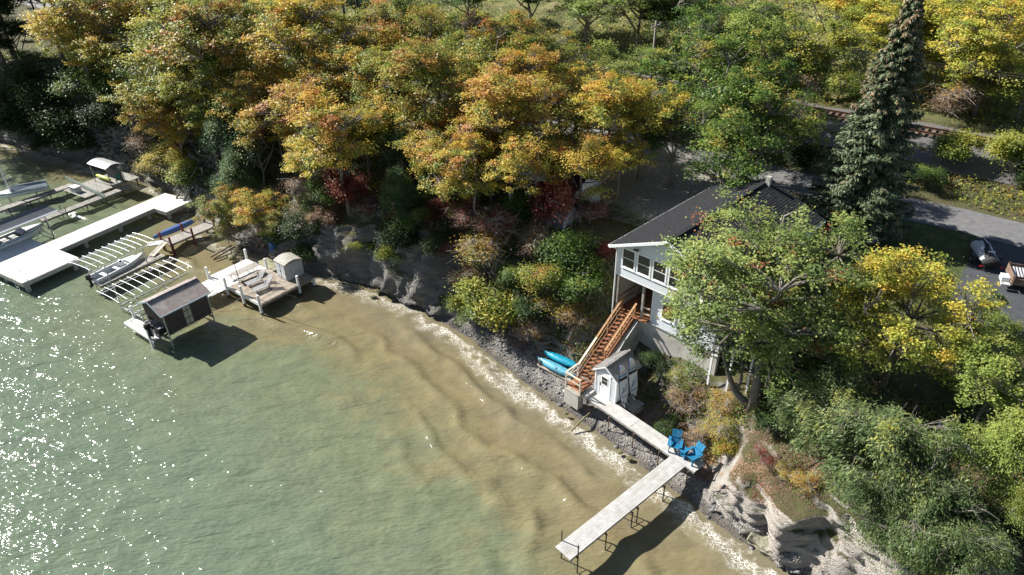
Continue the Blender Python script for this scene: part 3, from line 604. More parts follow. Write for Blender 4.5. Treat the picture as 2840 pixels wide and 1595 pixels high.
HB = [
 (1180, 25, 78, 'green', 'dark green tree behind the olive maples at the top'),
 (1330, 35, 82, 'green', 'deep green tree at the top edge, left of the pale green ones'),
 (1480, 45, 92, 'lightgreen', 'pale green tree at the top edge, right of centre'),
 (1605, 95, 100, 'lightgreen', 'bushy pale green tree above the bright yellow maple'),
 (1740, 45, 92, 'green', 'deep green tree at the top edge behind the green maples'),
 (1850, 75, 86, 'green', 'deep green tree at the top, just left of the white trunks'),
 (2105, 25, 82, 'lemon', 'yellow green tree at the top edge left of the spruce'),
 (2175, 165, 82, 'lemon', 'yellow green tree directly left of the spruce'),
 (2250, 60, 86, 'lemon', 'yellow green tree half hidden by the spruce top'),
 (2392, 65, 92, 'lemon', 'yellow green tree right of the spruce top'),
 (2510, 110, 98, 'lemon', 'yellow tree at the right edge near the top'),
 (2420, 205, 72, 'yellowgreen', 'lower yellow green tree right of the spruce'),
 (2570, 265, 66, 'yellowgreen', 'yellow green tree at the right edge above the railway'),
 (2545, 20, 82, 'lemon', 'yellow treetop in the top right corner'),
 (1010, 18, 50, 'lightgreen', 'small light green tree in the meadow at the top'),
]
for x, y, r, pal, lab in HB: plant('maple', x, y, r*1.36, pal, lab, 'broadleaf_tree', group=GH, far=True)
plant('aspen', 2000, 150, 84, 'yellowgreen', 'straight white trunked aspen left of the leaning one', 'aspen_tree')
plant('aspen', 2095, 140, 84, 'yellowgreen', 'white trunked aspen leaning towards the spruce', 'aspen_tree')
for i, (x, y, lab) in enumerate([(690, 92, 'leftmost of the tall bare dark trunks by the railway'), (752, 88, 'second tall dark trunk from the left by the railway'), (808, 84, 'third tall dark trunk from the left by the railway'), (872, 78, 'fourth tall dark trunk from the left by the railway'), (905, 66, 'tall grey trunk just right of the bare trunk row'), (1002, 55, 'tall thin trunk in the meadow beyond the railway'), (105, 78, 'dark leaning trunk in the top left corner')]):
    q = ray_ground(x*K, y*K); put('tall_tree', lab, 'tree', 'tall', (q[0], q[1], q[2]-.1), random.uniform(.85, 1.1), 'lightgreen', group='tall bare trunked trees')
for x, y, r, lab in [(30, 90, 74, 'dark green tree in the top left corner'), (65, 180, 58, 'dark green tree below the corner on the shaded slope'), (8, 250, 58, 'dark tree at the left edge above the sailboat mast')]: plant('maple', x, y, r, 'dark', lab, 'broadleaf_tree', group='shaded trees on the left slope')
# trees just outside the frame on the left; they shade the slope that is dark in the photograph
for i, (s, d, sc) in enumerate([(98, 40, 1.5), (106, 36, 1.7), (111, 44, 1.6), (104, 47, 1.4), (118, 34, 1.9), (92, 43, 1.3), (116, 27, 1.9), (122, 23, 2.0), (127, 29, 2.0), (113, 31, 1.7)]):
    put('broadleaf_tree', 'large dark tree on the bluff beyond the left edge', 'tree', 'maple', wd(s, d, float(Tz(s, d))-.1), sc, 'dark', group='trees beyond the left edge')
plant('locust', 572, 315, 74, 'locust', 'tallest of the blue green locusts above the white dock', 'locust_tree')
plant('locust', 645, 375, 82, 'locust', 'broad blue green locust right of the tallest locust', 'locust_tree')
plant('locust', 590, 425, 62, 'locust', 'lowest of the blue green locusts, above the grey dock stairs', 'locust_tree')
plant('locust', 1000, 400, 62, 'locust', 'slender green locust between the gold and orange maples', 'locust_tree')
plant('locust', 1012, 480, 58, 'locust', 'green locust below the slender one at the cliff top', 'locust_tree')
plant('maple', 560, 515, 62, 'olive', 'olive tree right of the white dock', 'small_tree')
plant('maple', 645, 535, 76, 'gold', 'gold and olive tree above the white posted deck', 'small_tree')
plant('maple', 705, 560, 50, 'olive', 'olive tree just left of the cliff', 'small_tree')
plant('big', 2280, 800, 205, 'lemon', 'big yellow maple in front of the driveway', 'maple_tree')
q = ray_ground(2090, 1140)
oak = put('oak_tree', 'big green oak with forked grey trunk in front of the house', 'tree', 'oak', (q[0], q[1], q[2]-.1), 1.08, 'oak', 0)
b = MB(); b.tube([(-.1, .1, .15), (-.55, .35, .55), (-1.05, .55, 1.1), (-1.5, .75, 2.2), (-1.9, .95, 3.4)], [.27, .24, .19, .12, .05], 8); b.tube([(-.95, .5, 1.05), (-.7, .75, 1.8), (-.75, 1.0, 2.9)], [.13, .09, .04], 6); b.build('limb', BARK, oak, True)
b = MB(); b.tube([(-.2, .5, 2.6), (.9, .9, 3.9), (2.0, 1.3, 5.2), (3.2, 1.6, 6.6)], [.2, .17, .13, .05], 8); b.tube([(-.1, .45, 2.2), (1.2, .2, 3.0), (2.6, .1, 3.9), (3.6, .3, 4.8)], [.16, .13, .09, .04], 7); b.build('limb', BARK, oak, True)
for x, y, r, lab in [(2125, 1050, 118, 'grey green willow nearest the oak'), (2250, 1115, 140, 'grey green willow in the middle of the right bank'), (2200, 1260, 100, 'grey green willow just above the bare rock'), (2345, 1270, 128, 'grey green willow below the white slat fence'), (2425, 1385, 95, 'lowest grey green willow, at the bottom right')]: plant('willow', x, y, r*1.2, 'willow', lab, 'willow_tree', group='willows on the right bank')
for x, y, r, k_, pal, lab in [(2505, 965, 105, 'maple', 'lightgreen', 'light green tree at the right edge below the driveway'), (2555, 1130, 95, 'locust', 'lightgreen', 'light green locust at the right edge by the slat fence'), (2480, 860, 66, 'locust', 'lightgreen', 'pale feathery locust right of the big yellow maple'), (2535, 1265, 60, 'locust', 'lightgreen', 'light green locust at the right edge near the bottom')]: plant(k_, x, y, r*1.2, pal, lab, 'tree' if k_ == 'maple' else 'locust_tree')
plant('aspen', 2485, 765, 52, 'willow', 'thin grey leaved sapling in front of the covered watercraft', 'sapling', zs=.45)
q = ray_ground(2363, 635); SPR = q
put('spruce_tree', 'tall dark blue green spruce beside the road', 'tree', 'spruce', (q[0], q[1], q[2]), 1., 'spruce')
SH = [
 (470, 272, 46, 'shrub', 'red', 'dark red sumac on the left slope'), (355, 375, 54, 'brush', 'brush', 'pale brown brush right of the shaded stairs'), (425, 392, 44, 'shrub', 'yellow', 'yellow bush below the small orange maple'), (390, 425, 42, 'brush', 'gold', 'thin gold bush above the curved shelter roof'), (470, 440, 46, 'shrub', 'yellowgreen', 'yellow green bush left of the grey dock stairs'),
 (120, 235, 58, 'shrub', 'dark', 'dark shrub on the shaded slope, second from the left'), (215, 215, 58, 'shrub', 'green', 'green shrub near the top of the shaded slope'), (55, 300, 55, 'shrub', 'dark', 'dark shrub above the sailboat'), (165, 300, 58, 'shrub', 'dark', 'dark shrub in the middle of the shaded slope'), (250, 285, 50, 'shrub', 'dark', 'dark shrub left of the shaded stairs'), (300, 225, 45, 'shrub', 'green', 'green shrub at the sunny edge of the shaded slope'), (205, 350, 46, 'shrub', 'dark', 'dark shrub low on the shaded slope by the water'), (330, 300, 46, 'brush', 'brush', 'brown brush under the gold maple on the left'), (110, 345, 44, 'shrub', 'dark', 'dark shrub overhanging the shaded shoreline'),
 (690, 495, 46, 'brush', 'brush', 'brown brush above the gold and olive tree'), (600, 590, 46, 'brush', 'olive', 'thin olive bush behind the bare pole'), (722, 590, 50, 'shrub', 'locust', 'green bush left of the pale storage cabinet'), (790, 470, 48, 'brush', 'brush', 'grey brown brush below the small yellow maple'),
 (885, 465, 52, 'shrub', 'red', 'bright red bush above the grey cliff'), (822, 540, 36, 'shrub', 'brush', 'tan bush clinging to the cliff top'), (915, 535, 40, 'brush', 'red', 'thin red brown brush below the bright red bush'), (1000, 590, 54, 'shrub', 'dark', 'deep green bush hanging on the cliff'), (955, 630, 42, 'shrub', 'yellowgreen', 'yellow green bush growing out of the cliff face'), (905, 618, 30, 'shrub', 'yellowgreen', 'small yellow green bush sticking out of the cliff'), (1000, 650, 32, 'shrub', 'locust', 'low green bush at the cliff foot'), (1080, 545, 44, 'shrub', 'red', 'red bush left of the garage'), (1040, 545, 40, 'shrub', 'green', 'green bush on the cliff top under the orange maple'), (1165, 540, 46, 'brush', 'red', 'dark red brush just left of the garage wall'),
 (1265, 555, 54, 'brush', 'red', 'dark red brush in front of the garage'), (1400, 525, 58, 'shrub', 'red', 'maroon bush right of the garage'), (1485, 525, 54, 'brush', 'red', 'maroon brush beside the gravel lot'), (1245, 640, 64, 'brush', 'orange', 'orange brown brush on the bluff left of the house'), (1335, 600, 56, 'brush', 'brush', 'grey brown brush under the garage'), (1190, 690, 44, 'brush', 'brush', 'brown brush at the right end of the cliff'), (1250, 755, 72, 'shrub', 'yellowgreen', 'large yellow green bush above the beach'), (1180, 780, 40, 'shrub', 'yellowgreen', 'yellow green bush at the cave in the cliff foot'), (1435, 635, 66, 'shrub', 'green', 'green viny mound left of the upper windows'), (1480, 715, 62, 'shrub', 'green', 'dark green mound left of the porch'), (1365, 690, 55, 'shrub', 'olive', 'olive bush left of the dark green mound'), (1405, 775, 50, 'brush', 'orange', 'orange brush above the blue kayaks'), (1525, 635, 34, 'shrub', 'red', 'small dark red bush touching the house corner'), (1330, 815, 40, 'brush', 'brush', 'bare brush behind the gravel beach'), (1100, 610, 46, 'shrub', 'dark', 'dark bush on the cliff right of the hanging deep green one'), (1150, 620, 40, 'brush', 'red', 'red brown brush at the cliff top in the middle'), (860, 590, 34, 'brush', 'brush', 'brown tuft on the cliff edge by the cabinet'), (770, 560, 50, 'shrub', 'dark', 'dark bush between the slipway and the cliff'), (760, 640, 34, 'shrub', 'locust', 'green bush right behind the storage cabinet'), (830, 480, 40, 'shrub', 'green', 'green bush beside the lookout platform'), (1300, 690, 44, 'shrub', 'green', 'green bush in the middle of the bluff left of the house'), (1310, 520, 44, 'shrub', 'green', 'green bush against the garage wall'), (1350, 760, 46, 'shrub', 'dark', 'dark bush above the bare brush of the beach'), (1450, 800, 40, 'brush', 'brush', 'brown brush just above the turquoise kayak'),
 (1655, 912, 34, 'shrub', 'dark', 'dark shrub in the shade behind the small shed'), (1700, 945, 46, 'brush', 'yellowgreen', 'yellow green brush right of the paddleboards'), (1735, 1010, 52, 'brush', 'brush', 'grey dry brush right of the boardwalk'), (1810, 1060, 46, 'brush', 'gold', 'gold leaved brush left of the oak foot'), (1770, 1090, 42, 'brush', 'brush', 'grey dry brush behind the blue chairs'), (1830, 1130, 36, 'shrub', 'olive', 'olive bush right of the blue chairs'), (1815, 1000, 40, 'brush', 'orange', 'orange brush under the oak crown'), (1690, 1080, 30, 'shrub', 'dark', 'low dark green clump beside the boardwalk'),
 (1930, 1150, 30, 'brush', 'red', 'red leaved brush below the oak foot'), (1965, 1190, 34, 'brush', 'gold', 'yellow brush on top of the rock outcrop'), (2030, 1215, 36, 'brush', 'orange', 'orange brush between the rock and the willows'), (2420, 1405, 50, 'brush', 'orange', 'rust coloured brush at the bottom right'), (1990, 960, 60, 'shrub', 'green', 'green shrub right of the oak trunk'), (2060, 905, 56, 'shrub', 'green', 'green shrub between the oak and the yellow maple'), (1960, 1060, 46, 'shrub', 'dark', 'dark shrub at the foot of the oak'), (2090, 590, 24, 'shrub', 'red', 'small crimson bush beside the house back corner'),
 (2380, 275, 52, 'brush', 'brush', 'grey bare thicket right of the spruce, beyond the railway'), (2470, 225, 46, 'brush', 'brush', 'bare thicket on the grassy bank at the right'), (2040, 230, 42, 'brush', 'brush', 'grey bare thicket between the two white trunks'), (2440, 340, 40, 'shrub', 'yellowgreen', 'yellow green weeds along the railway at the right'), (2560, 340, 46, 'shrub', 'yellowgreen', 'yellow green bush along the railway at the right edge'), (2085, 235, 40, 'shrub', 'yellowgreen', 'yellow green bush along the railway left of the spruce'), (1960, 215, 36, 'shrub', 'locust', 'green bush along the railway behind the aspens'), (2570, 440, 46, 'shrub', 'dark', 'dark shrub between the railway and the road at the right edge'), (2330, 440, 36, 'shrub', 'green', 'green shrub on the road bank right of the spruce'), (2030, 400, 40, 'shrub', 'dark', 'dark shrub on the railway bank left of the spruce'), (960, 55, 40, 'shrub', 'lightgreen', 'pale green shrub in the meadow at the top'), (820, 25, 36, 'shrub', 'locust', 'blue green shrub among the tall bare trunks'), (1100, 90, 40, 'brush', 'brush', 'bare brush in the meadow beside the railway'),
]
for x, y, r, k_, pal, lab in SH: plant(k_, x, y, r*1.3, pal, lab, 'shrub', 'shrub', GS, far=y < 340)
# the wood on the hill far behind reads as one mass
wv_, wf_, wt_, wo_ = [], [], [], 0
for i in range(64):
    s_ = rng.uniform(-22, 128); d_ = rng.uniform(86, 122)+(6 if s_ > 60 else 0); R0 = rng.uniform(2.6, 4.4); c0 = wd(s_, d_, float(Tz(s_, d_))+R0*1.15); nc = 46
    cc = unit(rng.normal(size=(nc, 3))); cc[:, 2] = np.where(cc[:, 2] < -.4, -cc[:, 2], cc[:, 2]); cc = c0+cc*(R0*rng.uniform(.35, 1., (nc, 1)))*np.array([1, 1, 1.1])
    ci = np.repeat(np.arange(nc), 62); Pq = cc[ci]+rng.normal(size=(len(ci), 3))*R0*.13; nq_ = unit(np.array([0, 0, 1.2])+unit(Pq-c0)*.5+rng.normal(size=Pq.shape)*.6)
    v_, f_ = leaf_quads(Pq, nq_, .34, 1.4); wv_.append(v_); wf_.append(f_+wo_); wo_ += len(v_); wt_.append(np.repeat(np.clip(rng.normal(.5, .2)+rng.normal(0, .15, nc)[ci]+rng.normal(0, .1, len(ci)), 0, 1), 4))
tag(link('hillside_woodland', np_mesh('hillside_woodland', np.concatenate(wv_), np.concatenate(wf_), LM['yellowgreen'], {'tint': np.concatenate(wt_)})), 'dense sunlit yellow green woodland on the hill along the top', 'woodland', kind='stuff')
# ------------------------------------------------------------------ ground cover nobody could count
HO, HA = np.array([6.85, 38.0]), -45.6
def loc2(P, o, a):
    c, s_ = math.cos(R_(a)), math.sin(R_(a)); d = P[:, :2]-o; return d[:, 0]*c+d[:, 1]*s_, -d[:, 0]*s_+d[:, 1]*c
def clear(P):
    x, y = loc2(P, HO, HA); a, b_ = loc2(P, np.array([5.2, 33.87]), -47)
    return ~(((x > -.4) & (x < 9.8) & (y > -.6) & (y < 13)) | ((a > -2.3) & (a < 2.3) & (b_ > -1.8) & (b_ < 5.2)))
def cover(name, label, mask, cnt, size, asp, hmax, pal, pn=.5, flatn=False):
    P, nn, s_, t_ = scatter(mask, cnt); q = vnoise(P[:, 0]*pn, P[:, 1]*pn, None, len(name)); kk = clear(P) & (q > -.25+rng.normal(0, .25, cnt)); P, nn = P[kk], nn[kk]; k = len(P)
    hh = np.abs(rng.normal(0, .5, (k, 1)))*hmax*(.35+.65*np.clip(vnoise(P[:, 0]*1.3, P[:, 1]*1.3, None, 71)*.8+.5, 0, 1))[:, None]
    P = P+nn*hh+np.array([0, 0, .015]); Nn = unit(nn*(3. if flatn else .7)+np.array([0, 0, .4])+rng.normal(size=(k, 3))*.5)
    Vl, Fl = leaf_quads(P, Nn, size, asp)
    ti = np.clip(.45+.35*vnoise(P[:, 0]*.8, P[:, 1]*.8, None, 5)+rng.normal(0, .15, k), 0, 1)
    return tag(link(name, np_mesh(name, Vl, Fl, LM[pal], {'tint': np.repeat(ti, 4)})), label, name.replace('_', ' '), kind='stuff')
near = (fS > -12) & (fS < 62) & ~((fS < 8) & (fT < 4.2))
flatf = np.abs(fn[:, 2])
cover('leafy_undergrowth', 'green leafy undergrowth covering the bluff', (fT > 3.2) & (fT < 15) & near & (flatf > .3), 70000, .16, 1.6, .8, 'green')
cover('brown_undergrowth', 'dry brown undergrowth on the bluff', (fT > 2.6) & (fT < 14) & near & (flatf > .25), 60000, .12, 2.0, .55, 'brush')
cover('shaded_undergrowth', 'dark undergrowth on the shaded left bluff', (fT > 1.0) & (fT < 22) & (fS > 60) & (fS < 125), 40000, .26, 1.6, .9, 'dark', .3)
cover('woodland_floor_plants', 'low mixed plants under the trees and along the railway', (fT > 12) & (fD < 66.5) & ((fD > 58.8) | (fS > 42)) & ((fD < 63) | (fS > 30)) & (fS > -25) & (fS < 125), 70000, .22, 1.7, .9, 'olive', .3)
cover('hillside_weeds', 'tall pale weeds on the hillside beyond the railway', (fD > 72.6) & (fD < 120) & (fS > -30) & (fS < 150), 60000, .42, 2.0, 1.1, 'yellowgreen', .12)
cover('hillside_dry_grass', 'dry grass on the hillside beyond the railway', (fD > 72.4) & (fD < 115) & (fS > -30) & (fS < 150), 30000, .4, 3.5, .7, 'brush', .15)
cover('lawn_grass', 'short green grass beside the driveway', (fD > 41.5) & (fD < 54) & (fS > .8) & (fS < 12), 26000, .10, 3.0, .12, 'green', .3)
cover('fallen_leaves', 'fallen orange brown leaves on beach and bluff', (fT > 1.6) & (fT < 9) & near & (flatf > .5), 30000, .06, 1.3, .02, 'rustleaf', .9, True)
cover('drifted_leaves', 'drifts of rust brown leaves along the back of the beach', (fT > 1.5) & (fT < 4.2) & (fS > 3) & (fS < 30) & (flatf > .6), 26000, .065, 1.3, .03, 'rustleaf', 1.1, True)
cover('lot_leaves', 'fallen tan leaves on the gravel lot', (fD > 42) & (fD < 54) & (fS > 18) & (fS < 42), 7000, .10, 1.3, .09, 'orange', .4, True)
# dry stalks
P, nn, s_, t_ = scatter((fT > 2.8) & (fT < 10) & near & (flatf > .3), 9000); P = P[clear(P)]; k = len(P)
dr = unit(np.array([0, 0, .8])+rng.normal(size=(k, 3))*.7); ln = rng.uniform(.3, 1.1, (k, 1)); sdv = unit(np.cross(dr, rng.normal(size=(k, 3))))*.011
Vs = np.stack([P-sdv, P+sdv, P+dr*ln+sdv*.4, P+dr*ln-sdv*.4], 1).reshape(-1, 3)
tag(link('dry_stalks', np_mesh('dry_stalks', Vs, np.arange(4*k).reshape(k, 4), TWIG)), 'grey dry stalks standing on the bluff', 'dry stalks', kind='stuff')
# ================================================================== helpers for built things (z given as height above the lake)
ZB = {}
def azthing(name, label, cat, xy, z, ang=0., group=None):
    t = thing(name, label, cat, (xy[0], xy[1], z), ang, group); ZB[t.name] = z; return t
def bd(b, name, mats, parent, smooth=False, label=None, kind=None):
    z = ZB[parent.name]; b.v = [(x, y, q-z) for x, y, q in b.v]; o = b.build(name, mats, parent, smooth); ZB[o.name] = z
    return tag(o, label, None, None, kind)
def text_mesh(body, size, mt, name='lettering', ext=.004):
    cu = bpy.data.curves.new(name, 'FONT'); cu.body = body; cu.size = size; cu.extrude = ext; cu.align_x = 'CENTER'; cu.align_y = 'CENTER'
    o = bpy.data.objects.new(name, cu); col.objects.link(o); bpy.context.view_layer.update()
    me = bpy.data.meshes.new_from_object(o.evaluated_get(bpy.context.evaluated_depsgraph_get())); bpy.data.objects.remove(o); me.materials.clear(); me.materials.append(mt); return me
# ================================================================== boardwalk and pier
WO, WA = (8.93, 28.09), -49.8
pier = azthing('pier', 'long grey board pier on dark posts reaching into the lake', 'pier', WO, 0., WA)
for i in range(8):
    for y0, y1 in ((-5.0, .0), (-9.2, -5.012)):
        b = MB(); x = i*.132+.002; b.b2(x, x+.124, y0-random.uniform(0, .012), y1, 1.462, 1.498+random.uniform(-.002, .003)); bd(b, 'plank', COMPO, pier)
for x in (.06, 1.0): bd(MB().b2(x-.03, x+.03, -9.15, -.02, 1.30, 1.455), 'stringer', GREYW2, pier)
for i, y in enumerate((-1.85, -4.1, -4.55, -6.6, -8.7)):
    for x in (-.05, 1.11):
        bd(MB().tube([(x, y, -1.2), (x, y, 2.25 if i == 4 else 1.36)], .034, 8), 'post', DKMET, pier)
    bd(MB().beam((-.1, y, 1.25), (1.16, y, 1.25), .05, .09), 'cross_beam', DKMET, pier)
    bd(MB().tube([(-.05, y+.02, 1.15), (1.11, y+.02, .12)], .018, 6), 'brace', METAL, pier)
walk = azthing('boardwalk', 'grey boardwalk on rusty posts running along the beach', 'boardwalk', WO, 0., WA)
for i in range(8):
    for x0, x1 in ((-7.3, -3.1), (-3.09, 1.7)):
        b = MB(); y = .01+i*.129; b.b2(x0+random.uniform(0, .02), x1-random.uniform(0, .02), y, y+.122, 1.49, 1.53+random.uniform(-.003, .003)); bd(b, 'plank', COMPO, walk)
for y in (.07, .95): bd(MB().b2(-7.2, 1.65, y-.03, y+.03, 1.33, 1.485), 'stringer', GREYW2, walk)
for x in (-6.6, -4.7, -2.7, -.75, 1.3):
    for y in (-.03, 1.05):
        bd(MB().tube([(x, y, .0), (x, y, 1.48)], .032, 8), 'post', RUSTM, walk)
    bd(MB().beam((x, -.06, 1.28), (x, 1.08, 1.28), .05, .1), 'cross_beam', GREYW2, walk)
# ---- adirondack chairs and side table
def adirondack(label, xy, ang):
    t = azthing('adirondack_chair', label, 'chair', xy, 1.53, ang, 'blue chairs on the boardwalk')
    for i in range(3): bd(MB().add([(-.26+i*.18, .18, 1.86), (-.26+i*.18+.165, .18, 1.86), (-.28+i*.195+.175, .60, 2.52), (-.28+i*.195, .60, 2.52), (-.26+i*.18, .21, 1.845), (-.26+i*.18+.165, .21, 1.845), (-.28+i*.195+.175, .63, 2.505), (-.28+i*.195, .63, 2.505)], [(0,1,2,3), (7,6,5,4), (0,4,5,1), (1,5,6,2), (2,6,7,3), (3,7,4,0)]), 'back_slat', BLUEC, t)
    for i in range(5): bd(MB().box((0, -.30+i*.115, 1.93-i*.022), (.54, .10, .024), 0, (-.2, 'X')), 'seat_slat', BLUEC, t)
    for sx in (-1, 1):
        bd(MB().b2(sx*.345-.075, sx*.345+.075, -.42, .36, 2.10, 2.128), 'armrest', BLUEC, t)
        bd(MB().b2(sx*.30-.02, sx*.30+.02, -.40, -.29, 1.53, 2.10), 'leg', BLUEC, t)
        bd(MB().beam((sx*.25, -.36, 1.88), (sx*.25, .62, 1.56), .035, .11), 'leg', BLUEC, t)
        bd(MB().beam((sx*.30, .36, 2.10), (sx*.30, .40, 1.70), .035, .06), 'arm_support', BLUEC, t)
    bd(MB().beam((-.27, .36, 2.17), (.27, .36, 2.17), .03, .07), 'back_rail', BLUEC, t)
    return t
adirondack('blue adirondack chair left of the round table, facing the water', (9.30, 28.62), -20)
adirondack('blue adirondack chair right of the round table, at the walkway corner', (10.13, 27.72), -58)
t = azthing('side_table', 'small round blue table between the two blue chairs', 'table', (9.72, 28.06), 1.53, 10)
for i in range(6):
    x0 = -.27+i*.092; pts = [(x, sg_*math.sqrt(max(.0, .275**2-x*x))) for sg_ in (1, -1) for x in ((x0, x0+.086) if sg_ > 0 else (x0+.086, x0))]
    bd(MB().prism(pts, 2, 1.99, 2.015), 'slat', BLUEC, t)
for a in range(4): bd(MB().beam((.17*math.cos(a*1.57), .17*math.sin(a*1.57), 1.53), (.2*math.cos(a*1.57), .2*math.sin(a*1.57), 1.99), .05, .05), 'leg', BLUEC, t)
bd(MB().b2(-.2, .2, -.2, .2, 1.70, 1.72), 'shelf', BLUEC, t)
# ================================================================== small shed
SO, SA = (5.2, 33.87), -47
shed = azthing('garden_shed', 'small white shed with grey shingle roof on the boardwalk', 'shed', SO, 1.5, SA)
SW, SDp = 1.73, 2.15
b = MB(); b.prism([(0.02, 1.53), (SW-.02, 1.53), (SW-.02, 3.40), (SW/2, 4.02), (.02, 3.40)], 1, .02, SDp-.02); bd(b, 'wall', SIDING, shed)
for x0, x1 in ((.10, .30), (1.28, 1.42), (1.42, 1.62)): bd(MB().b2(x0, x1-.006, -.004, .03, 1.56, 3.28), 'panel', mat('grey_white_panel', (.60, .62, .65), .5, .06, 2, .05), shed)
for x0, x1 in ((0, .10), (SW-.10, SW), (.31, .40), (1.18, 1.27)): bd(MB().b2(x0, x1, -.022, .03, 1.53, 3.42 if x0 in (0, SW-.10) else 3.36), 'trim_board', TRIM, shed)
bd(MB().b2(.31, 1.27, -.026, .03, 3.36, 3.44), 'trim_board', TRIM, shed)
for i in range(12):
    y = .1+i*.165; bd(MB().b2(SW-.02, SW+.012, y, y+.155, 1.56, 3.36), 'siding_board', SIDING, shed)
for x0, x1, s_ in ((-.27, SW/2, -1), (SW/2, SW+.27, 1)):
    e = SW/2+s_*(SW/2+.14); pts = [(SW/2, 4.10), (e, 3.36), (e, 3.27), (SW/2, 4.0)]
    bd(MB().prism(pts, 1, -.13, -.10), 'fascia', TRIM, shed); bd(MB().prism(pts, 1, SDp+.16, SDp+.19), 'fascia', TRIM, shed)
door = bd(MB().b2(.41, 1.17, -.012, .03, 1.56, 3.34), 'door', TRIM, shed)
wn = bd(MB().b2(.53, 1.05, -.028, -.012, 2.55, 3.18), 'window', TRIM, door)
for z0, z1 in ((2.59, 2.85), (2.88, 3.14)): bd(MB().b2(.57, 1.01, -.033, -.0285, z0, z1), 'pane', GLASS, door)
bd(MB().tube([(.48, -.012, 2.42), (.48, -.07, 2.42)], .025, 8), 'handle', BLACK, door)
bd(MB().b2(.44, .50, -.02, -.012, 2.34, 2.60), 'lock_plate', BLACK, door)
roof = MB()
for s_ in (-1, 1):
    e = SW/2+s_*(SW/2+.15); roof.prism([(SW/2, 4.115), (e, 3.375), (e, 3.34), (SW/2, 4.08)], 1, -.10, SDp+.16)
roof = bd(roof, 'roof', ROOFG, shed)
for s_ in (-1, 1):      # single shingles, course by course
    ln = math.hypot(SW/2+.15, .74); nx = (SW/2+.15)/ln*s_; nz = -.74/ln
    for c in range(9):
        a0 = c*ln/9; a1 = a0+ln/9+.03
        for k_ in range(12 if c % 2 else 13):
            y0 = -.10+(k_-(0 if c % 2 else .5))*.2; y1 = min(y0+.192, SDp+.16); y0 = max(y0, -.10)
            if y1-y0 < .03: continue
            lift = .012+.02*random.random()*.4
            vs_ = []
            for a, l in ((a0, .003), (a1, lift)):
                for th_ in (0, .012):
                    vs_ += [(SW/2+nx*a-nz*s_*0+(l+th_)*(.74/ln)*s_, y, 4.115+nz*a+(l+th_)*((SW/2+.15)/ln)) for y in (y0, y1)]
            bd(MB().add(vs_, [(0,1,3,2), (4,6,7,5), (0,4,5,1), (2,3,7,6), (0,2,6,4), (1,5,7,3)]), 'shingle', ROOFG, roof)
bd(MB().beam((SW/2, -.11, 4.13), (SW/2, SDp+.17, 4.13), .16, .03), 'ridge_cap', ROOFG, roof)
# low grey steps beside the shed
st = azthing('low_step', 'low grey board steps beside the shed and paddleboards', 'steps', xf(SO, SA, 2.35, .9)[:2], 1.0, SA)
for i in range(7): bd(MB().b2(-.55, .6, -.6+i*.165, -.6+i*.165+.155, 1.38+.012*(i % 2), 1.41+.012*(i % 2)), 'plank', GREYW, st)
for x in (-.5, .55): bd(MB().b2(x-.03, x+.03, -.58, .55, .95, 1.375), 'side_board', GREYW2, st)
# ---- paddleboards
mt, n, p, L = nodes('paddleboard_print')
tc = N(n, 'ShaderNodeTexCoord'); sxn = N(n, 'ShaderNodeSeparateXYZ'); L(tc.outputs['Object'], sxn.inputs[0]); zz = sxn.outputs[2]
cr_ = ramp(n, [(0, (.80, .80, .80))]+[(a, c) for a, c in ((.655, (.012, .013, .016)), (.725, (.80, .80, .80)), (.745, (.02, .22, .45)), (.785, (.80, .80, .80)), (.80, (.03, .08, .2)), (.815, (.80, .80, .80)), (.84, (.42, .04, .04)), (.853, (.80, .80, .80)))], 'CONSTANT')
L(mr(zz, 0, 3.1), cr_.inputs[0]); L(cr_.outputs[0], p.inputs['Base Color']); p.inputs['Roughness'].default_value = .35
SUPM = mt; NAVY = mat('navy_rail', (.02, .045, .11), .4, .1, 3, .03); LBLUE = mat('print_blue', (.015, .20, .46), .4, .05, 3, 0); LGREY = mat('print_grey', (.12, .15, .2), .4, .05, 3, 0)
